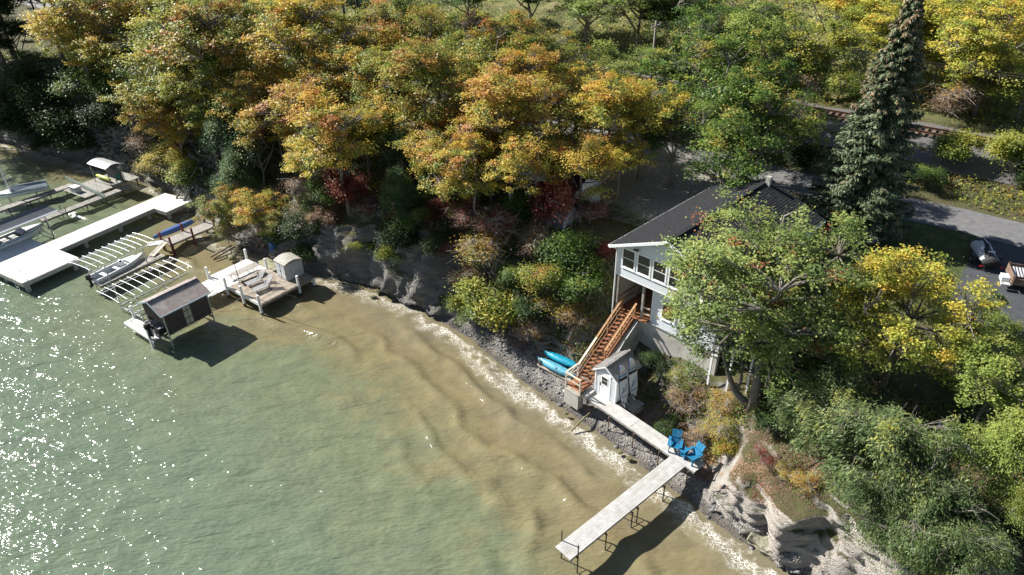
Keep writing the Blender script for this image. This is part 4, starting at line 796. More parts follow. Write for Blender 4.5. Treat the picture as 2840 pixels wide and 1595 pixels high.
def supboard(label, xy, ang, lean):
    t = azthing('paddleboard', label, 'paddleboard', xy, 0., ang, 'paddleboards leaning on the shed'); ZB[t.name] = 0.; t.location.z = 1.5
    ro = R_(lean)
    def T3(q): return (q[0], q[1]*math.cos(ro)+q[2]*math.sin(ro), q[2]*math.cos(ro)-q[1]*math.sin(ro))
    zs_ = np.linspace(0, 1, 22); hw = .39*np.minimum(1, (np.sin(np.clip(zs_, 0, 1)*math.pi)**.42))*np.where(zs_ < .35, .72+.28*np.sin(zs_/.35*math.pi/2), 1)
    hw[0] = .08; hw[-1] = .04; rings = []
    for z_, h_ in zip(zs_, hw):
        rk = .10*max(0, z_-.78)**2*18
        rings.append([(h_*c, .06*s2*(1 if abs(c) < .9 else .7)+rk*.5, z_*3.1) for c, s2 in ((-1, 0), (-.92, 1), (-.4, 1), (.4, 1), (.92, 1), (1, 0), (.92, -1), (.4, -1), (-.4, -1), (-.92, -1))])
    o = MB().loft(rings); ob = bd(o, 'board', [SUPM, NAVY], t)
    me = ob.data
    for pl in me.polygons:
        if abs(pl.normal.y) < .75: pl.material_index = 1
    ob.rotation_euler = (-ro, 0, 0)
    yb = -.064
    for x, z_, hgt in ((-.0, .12, .26), (-.2, .42, .19), (.2, .42, .19)):
        f_ = bd(MB().prism([(yb, z_), (yb-.20, z_+.02), (yb-.03, z_+hgt), (yb, z_+hgt)], 0, x-.012, x+.012), 'fin', BLACK, t); f_.rotation_euler = (-ro, 0, 0)
    # wave and palm print
    wv = MB()
    for k_ in range(3):
        pts = []; x0 = -.30+k_*.05; z0 = 1.02+k_*.10
        arc = [(x0+.48*u_, z0+.10*math.sin(u_*3.4)+.16*u_) for u_ in np.linspace(0, 1, 9)]; arc2 = [(a+.01, c-.055*(1-u_*.6)) for (a, c), u_ in zip(arc, np.linspace(0, 1, 9))][::-1]
        q = arc+arc2; nq = len(q); wv.add([(a, yb-.002*k_, c) for a, c in q], [tuple(range(nq))])
    wv.add([(-.17, yb-.004, 1.33), (-.10, yb-.004, 1.5), (-.02, yb-.004, 1.52), (.03, yb-.004, 1.40), (-.03, yb-.004, 1.45), (-.09, yb-.004, 1.42)], [(0, 1, 2, 3, 4, 5)])
    for a in range(5): wv.add([(.19, yb-.005, 1.58), (.19+.15*math.cos(a*1.1+.3), yb-.005, 1.58+.12*math.sin(a*1.1+.3)), (.19+.13*math.cos(a*1.1+.6), yb-.005, 1.58+.10*math.sin(a*1.1+.6))], [(0, 1, 2)])
    wv.add([(.18, yb-.006, 1.30), (.205, yb-.006, 1.30), (.20, yb-.006, 1.58), (.185, yb-.006, 1.58)], [(0, 1, 2, 3)])
    w_ = bd(wv, 'wave_print', LBLUE, t); w_.rotation_euler = (-ro, 0, 0)
    l_ = link('lettering', text_mesh('ROC', .24, LGREY), t); l_.matrix_local = Matrix.Rotation(-ro, 4, 'X') @ Matrix.Translation((0, yb-.003, .83)) @ Matrix.Rotation(R_(90), 4, 'X')
    return t
supboard('white paddleboard nearest the water, leaning on the shed wall', xf(SO, SA, SW+.60, .22)[:2], SA+84, 10)
supboard('white paddleboard nearest the bank, leaning on the shed wall', xf(SO, SA, SW+.60, 1.18)[:2], SA+84, 10)
# ================================================================== staircase
stair = azthing('staircase', 'rust stained wooden staircase from the house porch to the beach', 'staircase', SO, .7, SA)
X0, X1 = -1.45, -.38; NS = 17
for i in range(NS):
    f = i/(NS-1); y = .14+f*4.1; z = 2.08+f*3.06
    bd(MB().b2(X0+.04, X1-.04, y-.02, y+.27, z-.04, z+random.uniform(-.004, .004)), 'tread', RUST, stair)
for x in (X0+.02, X1-.02): bd(MB().beam((x, .0, 1.86), (x, 4.4, 5.1), .045, .24), 'stringer', RUST, stair)
for x, nm in ((X0, 0), (X1, 1)):
    ys = (.05, 1.5, 2.9, 4.25) if nm == 0 else (1.35, 2.9, 4.25)
    for y in ys: z = 2.0+(y-.14)/4.1*3.06; bd(MB().b2(x-.045, x+.045, y-.045, y+.045, z-.35, z+.98), 'rail_post', RAILW if y > .1 else PALEW, stair)
    y0 = ys[0]; zr = lambda y: 2.0+(y-.14)/4.1*3.06
    if nm == 0:
        bd(MB().beam((x, y0, zr(y0)+1.0), (x, 1.75, zr(1.75)+1.0), .14, .04), 'handrail', PALEW, stair, label='pale new section of handrail'); y0 = 1.76
    bd(MB().beam((x, y0, zr(y0)+1.0), (x, 4.35, zr(4.35)+1.0), .14, .04), 'handrail', RAILW, stair)
    bd(MB().beam((x, ys[0], zr(ys[0])+.5), (x, 4.3, zr(4.3)+.5), .035, .09), 'mid_rail', RAILW, stair)
# landing with pale railing
for i in range(8): bd(MB().b2(-1.5, -.25, -1.08+i*.148, -1.08+i*.148+.14, 1.86, 1.90), 'landing_board', RUST, stair)
for x, y in ((-1.5, -1.08), (-.30, -1.08), (-1.5, .05)): bd(MB().b2(x-.045, x+.045, y-.045, y+.045, 1.2, 2.92), 'rail_post', PALEW, stair)
for z in (2.88, 2.42):
    bd(MB().beam((-1.5, -1.1, z), (-.26, -1.1, z), .035 if z < 2.8 else .12, .09 if z < 2.8 else .04), 'landing_rail', PALEW, stair)
    bd(MB().beam((-1.53, -1.08, z+.0), (-1.53, .1, z), .035 if z < 2.8 else .12, .09 if z < 2.8 else .04), 'landing_rail', PALEW, stair)
bd(MB().beam((-1.5, -1.0, 2.5), (-1.5, .05, 2.85), .03, .08), 'brace', PALEW, stair)
bd(MB().b2(-.24, .12, -1.0, -.1, 1.66, 1.70), 'tread', COMPO, stair, label='grey lowest step'); bd(MB().b2(-.24, .10, -.98, -.12, 1.45, 1.655), 'riser', PALEW, stair)
bd(MB().b2(-1.46, -.28, -1.10, -1.04, 1.62, 1.85), 'skirt_board', PALEW, stair)
blk = azthing('concrete_block', 'grey concrete block under the stair landing', 'concrete block', xf(SO, SA, -.9, -.95)[:2], .5, SA)
bd(MB().b2(-.62, .58, -.28, .28, .45, 1.60), 'block', CONC, blk); bd(MB().b2(-.64, .60, -.3, .3, 1.605, 1.64), 'cap', GREYW2, blk)
# ---- kayaks and rack
def hull(L_, W_, Hh, mt_, parent, name='hull', up=False, n=17, keel=.35, z0=0., rocker=.10, open_=False):
    rings = []
    for i in range(n):
        u_ = i/(n-1)*2-1; w_ = W_*max(.02, (1-abs(u_)**2.3))**.9/2; h_ = Hh*(1-.35*abs(u_)**3); r_ = rocker*abs(u_)**2.5
        q = []
        for a in np.linspace(0, math.pi, 8): q.append((u_*L_/2, w_*math.cos(a), z0+r_+h_-h_*(math.sin(a)**.7)))
        q += [(u_*L_/2, -w_*.6, z0+r_+h_+.05*(1-abs(u_))), (u_*L_/2, w_*.6, z0+r_+h_+.05*(1-abs(u_)))]
        rings.append(q)
    b = MB().loft(rings)
    if up: b.v = [(x, y, 2*z0+Hh-z+rocker*.0) for x, y, z in b.v]
    return b.build(name, mt_, parent, True)
def kayak(label, a, c, z, mt_, name='kayak', W_=.72, Hh=.36, grp=None, cat='kayak', up=True, line=DKMET):
    a, c = np.array(a[:2]), np.array(c[:2]); d = c-a; t = thing(name, label, cat, ((a[0]+c[0])/2, (a[1]+c[1])/2, z), math.degrees(math.atan2(d[1], d[0])), grp)
    L_ = float(np.linalg.norm(d)); hull(L_, W_, Hh, mt_, t, up=up)
    b = MB(); b.tube([(-L_*.42, 0, Hh*.93 if up else .02), (0, 0, Hh+.006 if up else -.006), (L_*.42, 0, Hh*.93 if up else .02)], .012, 5); b.build('keel_line', mt_, t)
    for sx in (-1, 1): MB().tube([(sx*L_*.47, -.05, Hh*.62), (sx*L_*.495, 0, Hh*.55), (sx*L_*.47, .05, Hh*.62)], .012, 5).build('carry_handle', line, t)
    return t
kayak('bright turquoise kayak lying upside down against the bank', (2.15, 38.55), (4.78, 36.45), 1.12, TURQ, grp='kayaks beside the stairs')
kayak('paler blue kayak upside down on the water side of the rack', (1.72, 37.95), (4.25, 35.72), 1.0, TURQ2, grp='kayaks beside the stairs')
rk = azthing('kayak_rack', 'low timber rack holding two blue kayaks', 'rack', (3.1, 37.0), .6, -41)
for x in (-1.35, .1, 1.3):
    for y in (-.42, .62): bd(MB().b2(x-.05, x+.05, y-.05, y+.05, .45, 1.35 if (y < 0 and x < 1) else 1.0), 'post', GREYW2, rk)
    bd(MB().b2(x-.03, x+.03, -.5, .7, .90, .985), 'cross_bar', GREYW2, rk)
bd(MB().b2(-1.5, 1.5, -.49, -.44, .72, .86), 'side_rail', PALEW, rk)
# ================================================================== house
house = azthing('house', 'white sided house with black shingle roof above the beach', 'house', HO, 3.0, HA)
HW, HLn, ZE, ZR, ZM, ZF = 7.5, 11.6, 10.15, 11.75, 7.95, 5.15
def lap(x0, x1, z0, z1, y, top=None, face=-1, step=.125, ax='x'):
    """lap siding courses on one wall as real steps"""
    b = MB(); z = z0
    while z < z1-.01:
        zt = min(z+step, z1); a0, a1, c0, c1 = x0, x1, x0, x1
        if top:
            a0, a1 = top(z); c0, c1 = top(zt)
        o0, o1 = y+face*.024, y+face*.002
        V4 = [(a0, o0, z), (a1, o0, z), (c1, o1, zt), (c0, o1, zt), (a0, y, z), (a1, y, z)]
        if ax == 'y': V4 = [(q[1], q[0], q[2]) for q in V4]
        b.add(V4, [(0, 1, 2, 3), (4, 5, 1, 0)]); z = zt
    return b
gab = lambda z: (0, HW) if z <= ZE else ((z-ZE)/(ZR-ZE)*HW/2, HW-(z-ZE)/(ZR-ZE)*HW/2)
SB = .6     # the lower storey stands back under the upper one
core = MB(); core.prism([(.02, ZM), (HW-.02, ZM), (HW-.02, ZE), (HW/2, ZR-.06), (.02, ZE)], 1, .02, HLn-.02); core = bd(core, 'wall', SIDING, house)
bd(lap(0, HW, ZM, ZR-.05, 0., gab), 'front_siding', SIDING, core); bd(lap(0, HLn, ZM, ZE, HW, None, 1, ax='y'), 'side_siding', SIDING, core); bd(lap(0, HLn, ZM, ZE, 0., None, -1, ax='y'), 'side_siding', SIDING, core)
PX = 2.55
low = MB(); low.b2(PX, HW-.02, SB, HLn-.1, ZF-.25, ZM-.005); low.b2(.05, PX-.005, 4.2, HLn-.1, ZF-.25, ZM-.005); low = bd(low, 'lower_wall', SIDING, house)
bd(lap(PX, HW, ZF-.22, ZM-.03, SB), 'front_siding', SIDING, low); bd(lap(SB, HLn, ZF-.22, ZM-.03, HW-.02, None, 1, ax='y'), 'side_siding', SIDING, low)
bd(MB().b2(-.03, .06, -.035, .06, ZM-.02, ZE), 'corner_trim', TRIM, house); bd(MB().b2(HW-.06, HW+.03, -.035, .06, ZM-.02, ZE), 'corner_trim', TRIM, house); bd(MB().b2(PX-.06, PX+.03, SB-.04, SB+.1, ZF-.24, ZM-.01), 'corner_trim', TRIM, house)
bd(MB().b2(-.02, HW+.02, -.03, .1, ZM-.06, ZM-.004), 'drip_trim', TRIM, house)
def window(x0, x1, z0, z1, y, parent=house, sash=True):
    fr = MB(); tq = .09
    for q in ((x0-tq, x1+tq, z0-tq, z0), (x0-tq, x1+tq, z1, z1+tq), (x0-tq, x0, z0, z1), (x1, x1+tq, z0, z1)): fr.b2(q[0], q[1], y-.06, y+.02, q[2], q[3])
    w_ = bd(fr, 'window', TRIM, parent); zm = (z0+z1)/2
    for a, c, dy in ((z0, zm-.02, -.02), (zm+.02, z1, -.03)): bd(MB().b2(x0, x1, y+dy-.006, y+dy, a, c), 'pane', GLASS, w_)
    bd(MB().b2(x0, x1, y-.045, y-.01, zm-.022, zm+.022), 'meeting_rail', TRIM, w_); bd(MB().b2(x0-tq-.03, x1+tq+.03, y-.09, y-.055, z0-tq-.03, z0-tq), 'sill', TRIM, w_)
for x0 in (.42, 1.58, 2.74, 3.9, 5.06, 6.2): window(x0, x0+.86, 8.72, 9.98 if x0 < 9 else 9.9, 0.)
window(3.35, 4.25, 5.75, 7.05, SB); window(5.2, 5.9, 5.75, 7.05, SB)
# roof
rf = MB()
for s_ in (-1, 1):
    e = HW/2+s_*(HW/2+.42); ze = ZE-.42*(ZR-ZE)/(HW/2)+.12
    rf.prism([(HW/2, ZR+.12), (e, ze), (e, ze-.09), (HW/2, ZR+.03)], 1, -.42, HLn+.42)
rf = bd(rf, 'roof', ROOFD, house)
for s_ in (-1, 1):
    e = HW/2+s_*(HW/2+.42); ze = ZE-.42*(ZR-ZE)/(HW/2)+.12; nc = 24; b = MB()
    for c in range(nc):
        a0, a1 = c/nc, (c+1)/nc+.008; k_ = -.42
        while k_ < HLn+.42:
            wd_ = random.uniform(.22, .42); y1 = min(k_+wd_, HLn+.42); l0, l1 = .006, .02+random.random()*.012
            q = [(HW/2+(e-HW/2)*a, y, ZR+.12+(ze-ZR-.12)*a+l) for a, l in ((a0, l0), (a1, l1)) for y in (k_+.004, y1-.004)]
            q += [(q[2][0], q[2][1], q[2][2]-.02), (q[3][0], q[3][1], q[3][2]-.02)]
            b.add(q, [(0, 1, 3, 2), (2, 3, 5, 4)]); k_ = y1
    bd(b, 'shingle_courses', ROOFD, rf, kind='stuff')
bd(MB().beam((HW/2, -.43, ZR+.155), (HW/2, HLn+.43, ZR+.155), .28, .03), 'ridge_cap', ROOFD, rf)
for s_ in (-1, 1):
    e = HW/2+s_*(HW/2+.43); ze = ZE-.42*(ZR-ZE)/(HW/2)+.12
    for y0, y1 in ((-.47, -.425), (HLn+.425, HLn+.47)): bd(MB().prism([(HW/2, ZR+.10), (e, ze-.02), (e, ze-.22), (HW/2, ZR-.10)], 1, y0, y1), 'rake_board', TRIM, house)
    bd(MB().b2(min(e, e+s_*.1), max(e, e+s_*.1), -.44, HLn+.44, ze-.17, ze-.05), 'gutter', TRIM, house)
    bd(MB().prism([(HW/2+s_*(HW/2+.02), ZE+.02), (e, ze-.10), (e, ze-.12), (HW/2+s_*(HW/2+.02), ze-.12)], 1, -.42, HLn+.42), 'soffit', TRIM, house)
bd(MB().b2(HW/2+.1, HW/2+.42, HLn-.6, HLn-.3, ZR-.6, ZR+.6), 'chimney', CONC, house)
bd(MB().tube([(-.38, -.3, ZE-.15), (-.06, -.08, ZE-.4), (-.06, -.08, ZM), (-.12, -.05, 4.2)], .05, 8), 'downspout', TRIM, house)
sp = MB(); sp.b2(1.36, 1.48, -.10, -.03, 10.18, 10.26); sp.tube([(1.38, -.1, 10.24), (1.30, -.22, 10.28)], [.05, .075], 8); sp.tube([(1.46, -.1, 10.24), (1.56, -.2, 10.30)], [.05, .075], 8); bd(sp, 'floodlight', BLACK, house)
# porch under the upper storey
for i in range(26): bd(MB().b2(.1, PX-.06, .05+i*.158, .05+i*.158+.15, ZF-.04, ZF+random.uniform(-.003, .003)), 'porch_board', RUST, house)
for x, y in ((.12, .12), (1.95, .35), (.12, 2.2)): bd(MB().b2(x-.07, x+.07, y-.07, y+.07, ZF, ZM-.01), 'porch_post', GREYW2, house)
for z in (ZF+.45, ZF+.9): bd(MB().beam((.1, .1, z), (.1, 2.2, z), .04, .09), 'porch_rail', RAILW, house); bd(MB().beam((1.95, .35, z), (PX-.03, .4, z), .04, .09), 'porch_rail', PALEW, house)
bd(MB().b2(.06, PX-.02, 4.15, 4.19, ZF, ZM), 'porch_back_wall', CONC, house); bd(MB().b2(-.02, .04, .3, 4.2, 3.6, ZM-.02), 'porch_side_wall', CONC, house)
bn = azthing('blue_bench', 'blue bench in the shade under the upper storey', 'bench', xf(HO, HA, 1.7, 2.9)[:2], ZF, HA)
bd(MB().b2(-.55, .55, -.25, .25, ZF+.4, ZF+.46), 'seat', BLUEC, bn); bd(MB().b2(-.55, .55, .24, .29, ZF+.46, ZF+1.0), 'backrest', BLUEC, bn)
for x in (-.5, .5): bd(MB().b2(x-.04, x+.04, -.22, .22, ZF, ZF+.4), 'leg', BLUEC, bn)
# concrete foundation and conduit
fd = MB(); fd.b2(1.62, HW+.05, SB-.12, SB+.2, 2.6, ZF-.26); fd.b2(1.62, 1.9, -2.2, SB-.12, 1.8, 3.2); bd(fd, 'foundation', CONC, house)
bd(MB().prism([(SB-.1, ZF-.2), (SB-.1, 2.4), (-2.3, 2.2), (-2.3, 3.1)], 0, 1.55, 1.75), 'wing_wall', CONC, house)
bd(MB().tube([(HW, SB-.16, ZF-.3), (2.2, SB-.17, ZF-.12), (1.85, SB-.2, ZF-.1), (1.8, SB-.5, ZF-.4), (1.8, -1.2, 3.9), (1.85, -2.3, 2.9)], .035, 7), 'conduit', METAL, house)
# upper deck at the right with white balustrade
for i in range(16): bd(MB().b2(HW+.06, HW+2.6, -.3+i*.26, -.3+i*.26+.25, 7.62, 7.66), 'deck_board', COMPO, house)
for x in (HW+.1, HW+1.35, HW+2.55):
    bd(MB().b2(x-.06, x+.06, -.34, -.22, 3.2, 8.62), 'deck_post', TRIM, house)
bd(MB().b2(HW+.05, HW+2.6, -.34, -.24, 8.56, 8.62), 'top_rail', TRIM, house); bd(MB().b2(HW+.05, HW+2.6, -.31, -.27, 7.75, 7.80), 'bottom_rail', TRIM, house)
for i in range(19): x = HW+.2+i*.125; bd(MB().b2(x-.02, x+.02, -.31, -.27, 7.80, 8.56), 'baluster', TRIM, house)
for i in range(25): y = -.1+i*.16; bd(MB().b2(HW+2.53, HW+2.57, y-.02, y+.02, 7.80, 8.56), 'baluster', TRIM, house)
bd(MB().b2(HW+2.5, HW+2.6, -.24, 3.9, 8.56, 8.62), 'top_rail', TRIM, house)
# ================================================================== garage under the trees
q = wd(28.8, 38.7); ga = azthing('garage', 'low blue grey garage with dark roof under the maples', 'garage', q[:2], 6.6, -39)
gw = bd(MB().b2(-2.6, 2.6, 0, 5.2, 6.4, 9.0), 'wall', mat('blue_grey_siding', (.36, .40, .45), .6, .1, 2, .05), ga)
for i in range(26): bd(MB().b2(-2.6+i*.2, -2.6+i*.2+.19, -.018, 0.0, 6.5, 8.95), 'siding_board', mat('blue_grey_siding', (.36, .40, .45)), gw)
bd(MB().b2(-2.66, -2.5, -.03, .1, 6.4, 8.98), 'corner_trim', TRIM, ga); bd(MB().b2(2.5, 2.66, -.03, .1, 6.4, 8.98), 'corner_trim', TRIM, ga)
grf = MB()
for s_ in (-1, 1): grf.prism([(2.6, 10.2), (2.6+s_*3.0, 8.95), (2.6+s_*3.0, 8.85), (2.6, 10.08)], 0, -2.9, 2.9)
bd(grf, 'roof', ROOFD, ga); g2 = MB(); [g2.prism([(.02, 9.0), (5.18, 9.0), (2.6, 10.07)], 0, x, x+.05) for x in (-2.58, 2.52)]; bd(g2, 'gable', SIDING, ga)
# ================================================================== trailers on the driveway
q = at(2722, 715, 7.45); pw = azthing('personal_watercraft', 'grey and black covered watercraft on a trailer in the driveway', 'watercraft', q[:2], 7.3, -12)
GREYC = mat('grey_cover', (.42, .46, .49), .8, .12, 3, .15); BLKC = mat('black_cover', (.035, .035, .038), .8, .25, 4, .4)
rings = []
for u_ in np.linspace(-1, 1, 33):
    hw_ = (.58 if u_ < .2 else .58*math.sqrt(max(.03, 1-((u_-.2)/.82)**2))); hh = .35+.42*math.exp(-((u_-.18)/.36)**2)*(1 if u_ < .9 else .6)+.08*(1-abs(u_))
    rings.append([(hw_*c, u_*1.5, 7.85+(hh*s2 if s2 > 0 else s2*.22)) for c, s2 in [(math.copysign(abs(a)**.8, a), (.30+.70*max(0, 1-abs(a)*1.15)**.8 if abs(a) < .99 else .0)) for a in np.linspace(-1, 1, 21)]+[(.7, -1), (0, -1.3), (-.7, -1)]])
o = bd(MB().loft(rings), 'cover', [BLKC, GREYC], pw, True)
for pl in o.data.polygons:
    c = pl.center
    if .13 < abs(c.x) < .60 and -1.25 < c.y < 1.2 and pl.normal.z > .05 and abs(c.x) > .15+.24*max(0, -c.y-.1): pl.material_index = 1
bd(MB().b2(-.22, .22, -1.02, -.90, 8.43, 8.445), 'name_plate', WHITE, pw)
bd(MB().b2(-.06, -.01, -.2, .7, 8.66, 8.67), 'trim_stripe', WHITE, pw)
tl = azthing('boat_trailer', 'black trailer under the covered watercraft', 'trailer', q[:2], 7.3, -12)
for x in (-.35, .35): bd(MB().b2(x-.04, x+.04, -1.55, 1.5, 7.58, 7.64), 'frame_rail', DKMET, tl)
bd(MB().b2(-.75, .75, -.5, -.42, 7.56, 7.62), 'axle', DKMET, tl); bd(MB().tube([(0, 1.4, 7.6), (0, 2.5, 7.62)], .045, 8), 'tongue', DKMET, tl)
for s_ in (-1, 1):
    w_ = bd(MB().tube([(s_*.68, -.46, 7.58), (s_*.86, -.46, 7.58)], .26, 18), 'wheel', BLACK, tl); bd(MB().tube([(s_*.865, -.46, 7.58), (s_*.875, -.46, 7.58)], .13, 14), 'rim', METAL, w_)
    bd(MB().prism([(-.85, 7.84), (-.75, 7.93), (-.17, 7.93), (-.07, 7.84)], 0, s_*.77-.13, s_*.77+.13), 'fender', BLACK, tl)
    bd(MB().box((s_*.62, -1.6, 7.66), (.2, .05, .11)), 'tail_light', mat('red_lens', (.45, .02, .03), .3, .1, 4, 0), tl)
q = at(2858, 785, 7.5); ut = azthing('utility_trailer', 'brown wooden sided utility trailer at the right edge', 'trailer', q[:2], 7.3, -22)
WB = mat('brown_trailer_board', (.16, .105, .075), .8, .3, 4, .4, c2=(.26, .18, .13))
for i in range(9): bd(MB().b2(-1.2+i*.3, -1.2+i*.3+.29, -.85, .85, 7.62, 7.65), 'floor_board', WB, ut)
for z in (7.70, 7.90, 8.10):
    for y in (-.88, .88): bd(MB().b2(-1.25, 1.5, y-.02, y+.02, z, z+.17), 'side_board', WB, ut)
    for x in (-1.27, 1.52): bd(MB().b2(x-.02, x+.02, -.86, .86, z, z+.17), 'side_board', WB, ut)
for x in (-1.2, -.3, .6, 1.45):
    for y in (-.92, .92): bd(MB().b2(x-.035, x+.035, y-.02, y+.02, 7.6, 8.33), 'stake', WB, ut)
for i in range(6): bd(MB().beam((-1.0+i*.17, -.75, 7.9), (-1.0+i*.17, .72, 8.12), .09, .03), 'aluminium_slat', ALU, ut)
for y in (-1.0, 1.0): w_ = bd(MB().tube([(.2, y-.08, 7.6), (.2, y+.08, 7.6)], .27, 18), 'wheel', BLACK, ut)
bd(MB().b2(-1.75, -1.32, -.55, .05, 7.55, 7.9), 'tool_box', WHITE, ut); bd(MB().b2(-1.8, -1.3, -.95, -.62, 7.5, 7.62), 'step_plate', ALU, ut)
# ================================================================== fences, poles, wires
def picket(label, a, c, z0, z1, h=.9, name='picket_fence'):
    a, c = np.array(a), np.array(c); L_ = float(np.linalg.norm(c[:2]-a[:2])); t = thing(name, label, 'fence', (a[0], a[1], z0), math.degrees(math.atan2(c[1]-a[1], c[0]-a[0]))); sl_ = (z1-z0)/L_
    nn_ = int(L_/.19)
    for i in range(nn_): x = (i+.5)*L_/nn_; MB().box((x, 0, x*sl_+h/2), (.10, .02, h)).build('picket', TRIM, t)
    for f in (.25, .8): MB().beam((0, .03, h*f), (L_, .03, L_*sl_+h*f), .03, .07).build('rail', TRIM, t)
    for x in (0, L_/2, L_): MB().b2(x-.045, x+.045, .05, .14, x*sl_-.5, x*sl_+h).build('post', TRIM, t)
    return t
a, c = at(2128, 905, 5.6), at(2195, 985, 4.9); picket('white slat fence just right of the oak trunk', a, c, 4.9, 4.3, 1.0)
a, c = at(2600, 1180, 6.0), at(2745, 1300, 6.0); picket('white slat fence among the willows at the right edge', a, c, 5.4, 5.4, .9)
def upole(label, px, py, h, base):
    p0 = wd(*base); z0 = float(Tz(*base)); t = thing('utility_pole', label, 'utility pole', (p0[0], p0[1], z0-.1)); MB().tube([(0, 0, 0), (0, 0, h)], [.15, .10], 9).build('pole', BARK, t, True)
    c_ = -39; MB().box((0, 0, h-.5), (.1, 1.9, .12), R_(c_)).build('cross_arm', GREYW2, t)
    for k_ in (-.8, 0, .8): q_ = xf((0, 0), c_, 0, k_, 0); MB().tube([(q_[0], q_[1], h-.44), (q_[0], q_[1], h-.25)], .04, 7).build('insulator', CONC, t)
    return p0, z0+h-.3
PA = upole('grey utility pole among the maples behind the bright yellow tree', 0, 0, 10.5, (31, 60.2)); PB = upole('utility pole beyond the left canopy beside the road', 0, 0, 10.5, (92, 60.2)); PC = upole('utility pole off the right edge beside the road', 0, 0, 10.5, (-22, 60.2))
for (pa, za), (pb, zb), nm in ((PA, PB, 'left'), (PC, PA, 'right')):
    for k_, w_ in zip((-.8, 0, .8), ('nearest the lake', 'in the middle', 'nearest the railway')):
        o_ = NN*k_; pts = [np.array([pa[0]+(pb[0]-pa[0])*f+o_[0], pa[1]+(pb[1]-pa[1])*f+o_[1], za+(zb-za)*f-1.1*4*f*(1-f)*.5]) for f in np.linspace(0, 1, 13)]; o0 = pts[0].copy()
        tag(MB().tube([q_-o0 for q_ in pts], .014, 5).build('overhead_wire', DKMET), f'overhead wire {w_}, {"above the maples" if nm == "left" else "over the road behind the house"}', 'wire').location = o0
# ================================================================== rocks, logs, stones
def stone(seed, sz, mt_, name='stone'):
    import bmesh
    bmh = bmesh.new(); bmesh.ops.create_icosphere(bmh, subdivisions=2, radius=1.); r = np.random.default_rng(seed)
    for v in bmh.verts:
        q = np.array(v.co); k_ = 1+.5*float(fbm(q[0:1]*1.3+seed, q[1:2]*1.3, q[2:3]*1.3, 3, seed)[0]); v.co = Vector(q*k_*np.array(sz))
    me = bpy.data.meshes.new(name); bmh.to_mesh(me); bmh.free(); me.materials.append(mt_); return me
for i, (x, y, z, sz, mt_, lab) in enumerate([(1575, 1085, .75, (.32, .26, .2), STONEP, 'pale boulder left of the concrete block under the landing'), (1330, 858, .5, (.5, .4, .4), SHALE, 'grey boulder at the cave in the cliff foot'), (1215, 830, .5, (.55, .45, .45), SHALE, 'grey boulder at the foot of the cliff'), (1048, 808, .3, (.3, .25, .16), STONEM, 'mossy stone at the water edge below the cliff'), (1035, 822, .2, (.35, .2, .12), STONEM, 'flat mossy stone just in the water'), (1570, 1147, .35, (.16, .12, .1), STONEM, 'mossy stone beside the driftwood log'), (1720, 1255, .3, (.2, .14, .1), STONEM, 'mossy stone in the shallows left of the pier'), (1745, 1270, .25, (.22, .14, .1), STONEM, 'second mossy stone in the shallows by the pier'), (645, 716, .4, (.4, .3, .25), STONEM, 'mossy rock behind the white posted deck')]):
    o = link('boulder', stone(i+3, sz, mt_, 'boulder')); q = at(x, y, z); o.location = q; tag(o, lab, 'rock')
o = link('shale_block', MB().box((0, 0, 0), (.9, .7, .5), .3, (.35, 'X')).mesh('shale_block', SHALE)); o.location = at(2035, 1340, .95); tag(o, 'angular grey shale block lying behind the boardwalk end', 'rock')
lg = MB(); q0, q1, q2 = at(1584, 1196, .25), at(1612, 1170, .5), at(1640, 1142, .6); lg.tube([q0-q0, (q1-q0)+np.array([0, 0, .1]), q2-q0], [.05, .06, .05], 8); o = lg.build('driftwood_log', STONEM, None, True); o.location = q0; tag(o, 'thin mossy driftwood log lying in the foam', 'log')
# fallen rock ledges of the outcrop at the lower right
TANR = mat('tan_shale', (.30, .26, .215), .92, .4, 1.6, 1.0, c2=(.46, .405, .34), stretch=(1, 1, 3.5), dirt=(.22, .18, .14), fine=9.)
def ledge(i, px, py, z, sz, rot, tilt, lab, mt_=None):
    import bmesh
    mt_ = mt_ or (TANR if i < 7 else SHALE)
    bmh = bmesh.new(); bmesh.ops.create_cube(bmh, size=2.); bmesh.ops.subdivide_edges(bmh, edges=bmh.edges[:], cuts=21, use_grid_fill=True)
    c = np.array([v.co for v in bmh.verts]); sph = unit(c); q = c*.5+sph*.55
    q = q*np.array(sz)/2; k_ = .8
    nrm = unit(sph/np.array(sz)); big = fbm(q[:, 0]*k_+i*9, q[:, 1]*k_, q[:, 2]*k_, 3, i)*.5*min(sz); med = fbm(q[:, 0]*2.4, q[:, 1]*2.4+i, q[:, 2]*4.5, 3, i+50)*.22
    lay = (np.abs(((q[:, 2]*3.2+big*2) % 1)-.5)-.25)*.30*(1-np.abs(nrm[:, 2]))
    q = q+nrm*(big*.7+med+lay)[:, None]
    for v, a in zip(bmh.verts, q): v.co = Vector(a)
    me = bpy.data.meshes.new('rock_ledge'); bmh.to_mesh(me); bmh.free(); me.materials.append(mt_)
    o_ = link('rock_ledge', me); o_.location = at(px, py, z); o_.rotation_euler = (tilt, 0.08*i % .2, R_(rot)); return tag(o_, lab, 'rock')
ledge(5, 2120, 1510, .3, (1.7, 1.0, .6), -44, .1, 'low mossy slab at the foot of the ledge', mat('mossy_shale', (.20, .19, .10), .9, .4, 3, .5, c2=(.34, .32, .26)))
ledge(7, 1300, 820, 1.2, (1.6, 1.0, 1.9), -40, .15, 'grey rock buttress beside the cave in the cliff')
ledge(8, 1120, 735, 1.5, (1.5, 1., 2.6), -40, .15, 'grey rock rib in the middle of the cliff')
